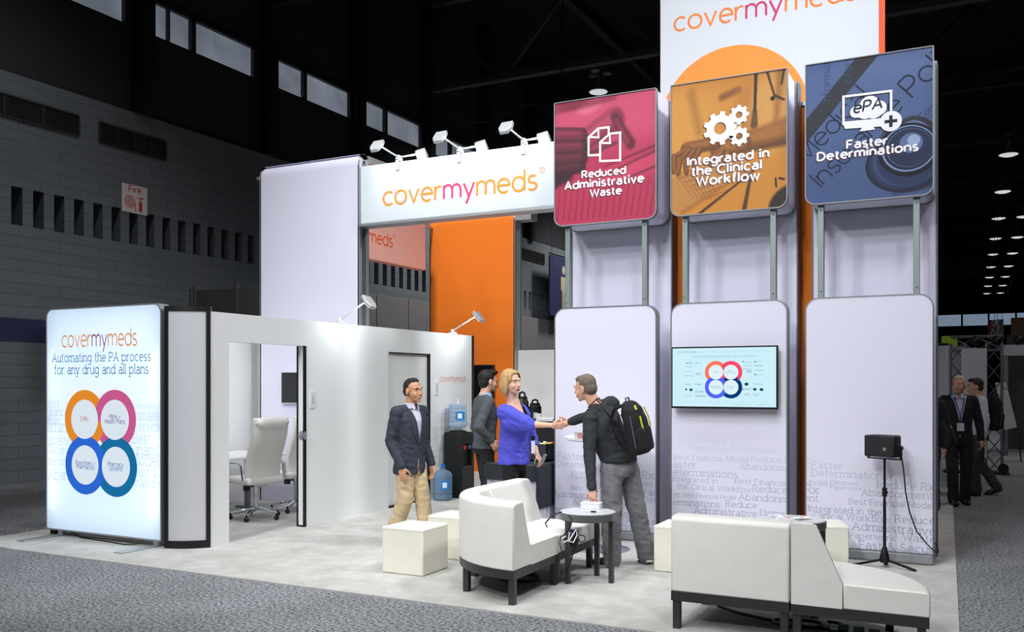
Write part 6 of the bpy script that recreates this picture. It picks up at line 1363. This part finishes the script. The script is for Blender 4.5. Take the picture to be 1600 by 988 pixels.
m.build('lanyard', mat('lanyard_black', (30, 26, 24), .5), root, smooth=True)
m = MB(); c = nb + d_*.165 - UP*.26
for k in range(6): m.ball(nb + d_*(.145 + .004*k) - UP*(.19 + .018*k), (.009, .009, .009), n=8)
m.build('necklace', mat('pendant_silver', (190, 190, 196), .3, .7), root, smooth=True)
m = MB().ball(h(.081, -.004, -.048), .0055, n=10); m.build('earring', mat('pearl', (236, 232, 228), .2), root, smooth=True)
q = J(833, 697, -.22); m = MB().box((q.x - .02, q.y - .004, q.z - .075), (q.x + .02, q.y + .004, q.z + .075)); m.build('badge', mat('badge_white', (216, 218, 232), .4), root, bevel=.003).__setitem__('label', 'white hanging badge'); MB().box((q.x - .02, q.y - .008, q.z + .05), (q.x + .02, q.y + .008, q.z + .1)).build('badge_clip', blackp, root, bevel=.003)
m = MB().tube([J(836, 712, -.2), J(838, 740, -.2), J(842, 765, -.15), J(838, 790, -.1)], .004); m.build('strap', blackp, root, smooth=True)
q = J(850, 718, -.02); t = thing('phone', 'grey phone held in the lowered hand of the woman in blue', 'phone', q); M = Matrix.Translation(q) @ Matrix.Rotation(R(25), 4, 'Y'); MB().box((-.012, -.035, -.05), (.0, .035, .05), None, M).build('casing', mat('phone_grey', (150, 154, 158), .3), t, bevel=.004)
q = j['wrR']; t = MB()
for i in range(14): a_ = 2*math.pi*i/14; t.ball(q + V3(.012, .029*math.cos(a_), .029*math.sin(a_)), .006, n=8)
t = t.build('bracelet', mat('bracelet_silver', (220, 220, 222), .25, .5), root, smooth=True)

# ---- man in the dark sweater, bending to the left to shake hands
d0 = 8.3; J = lambda x, y, dd=0: at(x, y, d0 + dd); o = at(965, 598 + CH*FPX/d0, d0)
root = person('grey-haired man in a dark sweater, seen from behind, leaning to shake hands', o)
j = pose(o, (-.55, .83), 1.78)
j.update(head=J(914, 606, .06), neck=J(932, 637, .04), shL=J(923, 656, -.07), shR=J(955, 632, .12), elL=J(921, 708, -.16), wrL=J(925, 764, -.30), elR=J(924, 648, .30), wrR=J(889, 661, .37), pel=J(967, 722, .02), hipL=J(955, 732, -.03), hipR=J(981, 732, .07), knL=J(957, 800, -.08), anL=J(956, 872, 0), knR=J(995, 798, .08), anR=J(1010, 866, .17))
h = HF(j['head'], V3(-.82, .5, -.18), V3(-.30, .05, 1), 1.03); skm = skin((222, 172, 146))
body_mesh(root, j, h, skm, [(j['wrR'], V3(-1, -.05, -.15), V3(.0, -1, .0), 1, 34), (j['wrL'], V3(.1, -.12, -1), V3(.5, .8, 0), -1, 22)])
face_parts(root, h, hair_grey, lip_m)
hair(root, h, hair_grey, [((0,-.026,.038), (.078,.090,.084)), ((0,-.05,-.01), (.076,.064,.075)), ((0,.02,.085), (.06,.05,.032))], lambda x, y, z: (y > .035 and z < .075) or (abs(x) > .05 and y > .005 and z < .02) or z < -.07)
sw = cloth('charcoal_sweater', (42, 45, 50), .5, 16); rings, w_, d_ = torso_rings(j, [(-.01,.075,.07,-.01), (.09,.145,.095,0), (.17,.20,.115,0), (.32,.205,.135,.0), (.55,.185,.13,0), (.8,.178,.128,0)])
wh = Vector((w_.x, w_.y, 0)).normalized(); dh = UP.cross(wh); rings += [(j['pel'] + UP*.06, wh*.186, dh*.140), (j['pel'] + UP*.02, wh*.19, dh*.145), (j['pel'] + UP*.0, wh*.186, dh*.142)]
m = MB(); loft(m, rings)
for s, e in (('L', .97), ('R', .9)): rc(m, j['neck'], j['sh'+s], .065, .075); m.ball(j['sh'+s], .078, None, 16); rc(m, j['sh'+s], j['el'+s], .072, .058); rc(m, j['el'+s], j['el'+s].lerp(j['wr'+s], e), .056, .042)
vox(m, 'sweater', sw, root, .0075, 5, fold=.008)
trousers(root, j, cloth('grey_wool', (122, 123, 127), .9, 10), (.106, .090, .080), top=.95)
shoe(root, j['anL'], V3(-.85, .5, 0), mat('shoe_black_canvas', (28, 28, 30), .6), mat('sole_white', (222, 220, 214), .6)); shoe(root, j['anR'] - UP*.0, V3(-.3, .85, -.35), mat('shoe_black_canvas', (28, 28, 30), .6), mat('sole_white', (222, 220, 214), .6))
m = MB().tube([J(919, 637, -.06), J(926, 630, -.10), J(932, 624, -.09), J(936, 622, -.04), J(938, 626, .0)], .006).tube([J(932, 623, -.10), J(938, 631, -.12), J(946, 642, -.145), J(953, 652, -.15), J(957, 658, -.15)], .009); m.build('lanyard', blackp, root, smooth=True)
q = at(929, 772, 7.98); t = thing('phone', 'black phone in the lowered hand of the bending man', 'phone', q); M = Matrix.Translation(q) @ Matrix.Rotation(YAW + R(20), 4, 'Z'); MB().box((-.03, .02, -.045), (.035, .032, .03), None, M).build('casing', blackp, t, bevel=.004)

# ---- backpacks
bpm = cloth('pack_black', (24, 25, 28), .4, 20); bpg = mat('pack_grey', (86, 88, 94), .7); lime_t = mat('lime_trim', (196, 206, 60), .6)
def backpack(lab, c, up, out, k=1.0, lime=True):
    """c centre of the pack, up its long axis, out the direction away from the wearer's back"""
    c, up, out = Vector(c), Vector(up).normalized(), Vector(out).normalized(); s = up.cross(out).normalized(); out = s.cross(up).normalized(); b = thing('backpack', lab, 'backpack', c, 0)
    P = lambda x, y, z: c + s*x*k + out*y*k + up*z*k; m = MB()
    rings = [(P(0, y, z), s*rw*k, out*rd*k) for z, y, rw, rd in ((-.25,.0,.10,.06), (-.23,.0,.135,.085), (-.1,.012,.145,.1), (.06,.01,.14,.095), (.17,-.005,.125,.08), (.23,-.02,.09,.05), (.25,-.03,.05,.03))]
    loft(m, rings); body = vox(m, 'main_bag', bpm, b, .008, 5)
    m = MB(); loft(m, [(P(0, .075, z), s*rw*k, out*.05*k) for z, rw in ((-.22,.09), (-.19,.11), (-.03,.11), (.0,.085))]); vox(m, 'front_pocket', bpm, b, .008, 4)
    for sg in (-1, 1): MB().tube([P(sg*.07,-.05,.22), P(sg*.085,-.13,.20), P(sg*.09,-.19,.12), P(sg*.09,-.16,-.02), P(sg*.09,-.07,-.18)], .016*k).build('shoulder_strap', bpm, b, smooth=True)
    MB().tube([P(-.03,-.03,.24), P(-.02,-.03,.28), P(.02,-.03,.28), P(.03,-.03,.24)], .008*k).build('grab_handle', bpg, b, smooth=True)
    if lime: MB().tube([P(.085,.075,.17), P(.105,.088,.08), P(.11,.09,-.02)], .008*k).build('trim', lime_t, b, smooth=True); MB().tube([P(-.045,.105,.10), P(-.045,.112,-.05)], .009*k).build('trim', lime_t, b, smooth=True); MB().tube([P(-.03,.06,.2), P(-.04,.075,.16)], .011*k).build('trim', lime_t, b, smooth=True)
    MB().tube([P(-.12,.05,.12), P(-.128,.055,-.05), P(-.125,.05,-.18)], .006*k).tube([P(.02,.095,.13), P(.03,.1,.1)], .006*k).build('zip', bpg, b, smooth=True)
    return b
backpack('black backpack with lime trims on the back of the bending man', at(993, 668, 8.15), V3(-.20, .0, 1), V3(.72, -.69, .14), .98)

# ---- grey-haired man in a black suit walking up the aisle
d0 = 12.7; o = at(1497, 598 + CH*FPX/d0, d0); f = (-.25, -.97)
root = person('white-haired man in a black suit with purple lanyard walking up the aisle', o)
j = pose(o, f, 1.8, anR=(.09,.14,.10), knR=(.1,.14,.52), anL=(-.1,-.06,.09), head=(0,.05,1.67), neck=(0,0,1.51), wrR=(.27,.12,.88), wrL=(-.29,.02,.90), elL=(-.28,-.05,1.14))
h = HF(j['head'], V3(-.68, -.73, 0), UP, 1.06); sk3 = skin((210, 156, 130)); body_mesh(root, j, h, sk3, [(j['wrR'], -UP, -j['r'], 1, 20), (j['wrL'], -UP + j['F']*.2, j['r'], -1, 24)], v=.006)
hw = mat('hair_white', (196, 190, 182), .6, bump=.4, bscale=120); face_parts(root, h, hw, lip_m)
hair(root, h, hw, [((0,-.03,.040), (.079,.09,.084)), ((0,-.05,-.01), (.077,.064,.075)), ((0,.02,.088), (.055,.045,.03))], lambda x, y, z: (y > .03 and z < .085) or (abs(x) > .05 and y > .005 and z < .02) or z < -.07)
jacket(root, j, cloth('black_suit', (30, 30, 33), .5), hem=1.28, vneck=.82, wid=.10, v=.010); shirt(root, j, mat('pale_blue_shirt', (178, 196, 224), .8), v=.011); trousers(root, j, cloth('black_suit', (30, 30, 33), .5), (.096, .08, .07), v=.010)
for s in 'RL': shoe(root, j['an'+s], j['F'], mat('shoe_black', (16, 15, 15), .35))
L = j['L']; pur = mat('lanyard_purple', (96, 46, 140), .6); MB().tube([L(.06,.06,1.50), L(.045,.115,1.40), L(0,.145,1.24), L(-.045,.115,1.40), L(-.06,.06,1.50)], .008).tube([L(0,.145,1.24), L(0,.15,1.14)], .008).build('lanyard', pur, root, smooth=True)
q = L(0,.155,1.10); MB().box((q.x - .045, q.y - .006, q.z - .07), (q.x + .045, q.y, q.z + .04)).build('badge', mat('badge_card', (206, 208, 216), .5), root)

# ---- young man walking left with a backpack
d0 = 13.7; o = at(1530, 598 + CH*FPX/d0, d0); f = (-.97, .22)
root = person('young man in white shirt and grey trousers walking left with a black backpack', o)
j = pose(o, f, 1.76, anR=(.09,-.26,.13), knR=(.09,-.02,.5), anL=(-.09,.06,.09), knL=(-.09,.1,.5), head=(0,.06,1.635), wrL=(-.24,.0,.88), elR=(.24,-.06,1.12), wrR=(.25,.05,.88))
h = HF(j['head'], V3(-.97, .22, -.03), UP, 1.04); body_mesh(root, j, h, skin((204, 158, 134)), [(j['wrR'], -UP, -j['r'], 1, 20), (j['wrL'], -UP, j['r'], -1, 20)], v=.006)
hb = mat('hair_brown', (58, 42, 32), .6, bump=.5, bscale=120); face_parts(root, h, hb, lip_m)
hair(root, h, hb, [((0,-.028,.044), (.080,.094,.088)), ((0,.03,.094), (.062,.062,.034)), ((0,-.055,-.01), (.074,.06,.07))], lambda x, y, z: (y > .045 and z < .065) or (abs(x) > .05 and y > .0 and z < .015) or z < -.06)
jacket(root, j, cloth('white_shirt_cloth', (206, 208, 224), .4), hem=1.06, vneck=0, v=.010, sleeve=(.064, .054, .04), name='shirt'); trousers(root, j, cloth('dark_grey_trousers', (62, 62, 66), .5), (.096, .08, .07), v=.010)
for s, t in (('R', j['F']*.9 - UP*.35), ('L', j['F'])): shoe(root, j['an'+s], t, mat('shoe_black', (16, 15, 15), .35))
backpack('black backpack on the young man in the aisle', j['L'](.02, -.22, 1.24), UP - j['F']*.08, -j['F'], 1.05, lime=False)
# ---- third visitor, almost hidden behind the blue tower
d0 = 12.0; o = at(1447, 598 + CH*FPX/d0, d0); f = (-.6, -.8)
root = person('visitor in dark clothes almost hidden behind the blue display tower', o)
j = pose(o, f, 1.74); h = HF(j['head'], V3(-.6, -.8, 0), UP, 1.04); body_mesh(root, j, h, skin((204, 158, 134)), [(j['wrR'], -UP, -j['r'], 1, 20), (j['wrL'], -UP, j['r'], -1, 20)], v=.007)
face_parts(root, h, hb, lip_m); hair(root, h, hb, [((0,-.028,.044), (.080,.094,.088)), ((0,-.055,-.01), (.074,.06,.07))], lambda x, y, z: (y > .045 and z < .065) or z < -.06)
jacket(root, j, cloth('black_jumper', (28, 28, 32), .4), hem=1.12, vneck=0, v=.011, name='sweater'); trousers(root, j, cloth('dark_grey_trousers', (62, 62, 66), .5), v=.011)
for s in 'RL': shoe(root, j['an'+s], j['F'], mat('shoe_black', (16, 15, 15), .35))
backpack('black backpack with lime trims emerging from behind the blue tower', at(1472, 670, 11.95), V3(-.35, 0, 1), V3(.85, -.45, .1), 1.0)
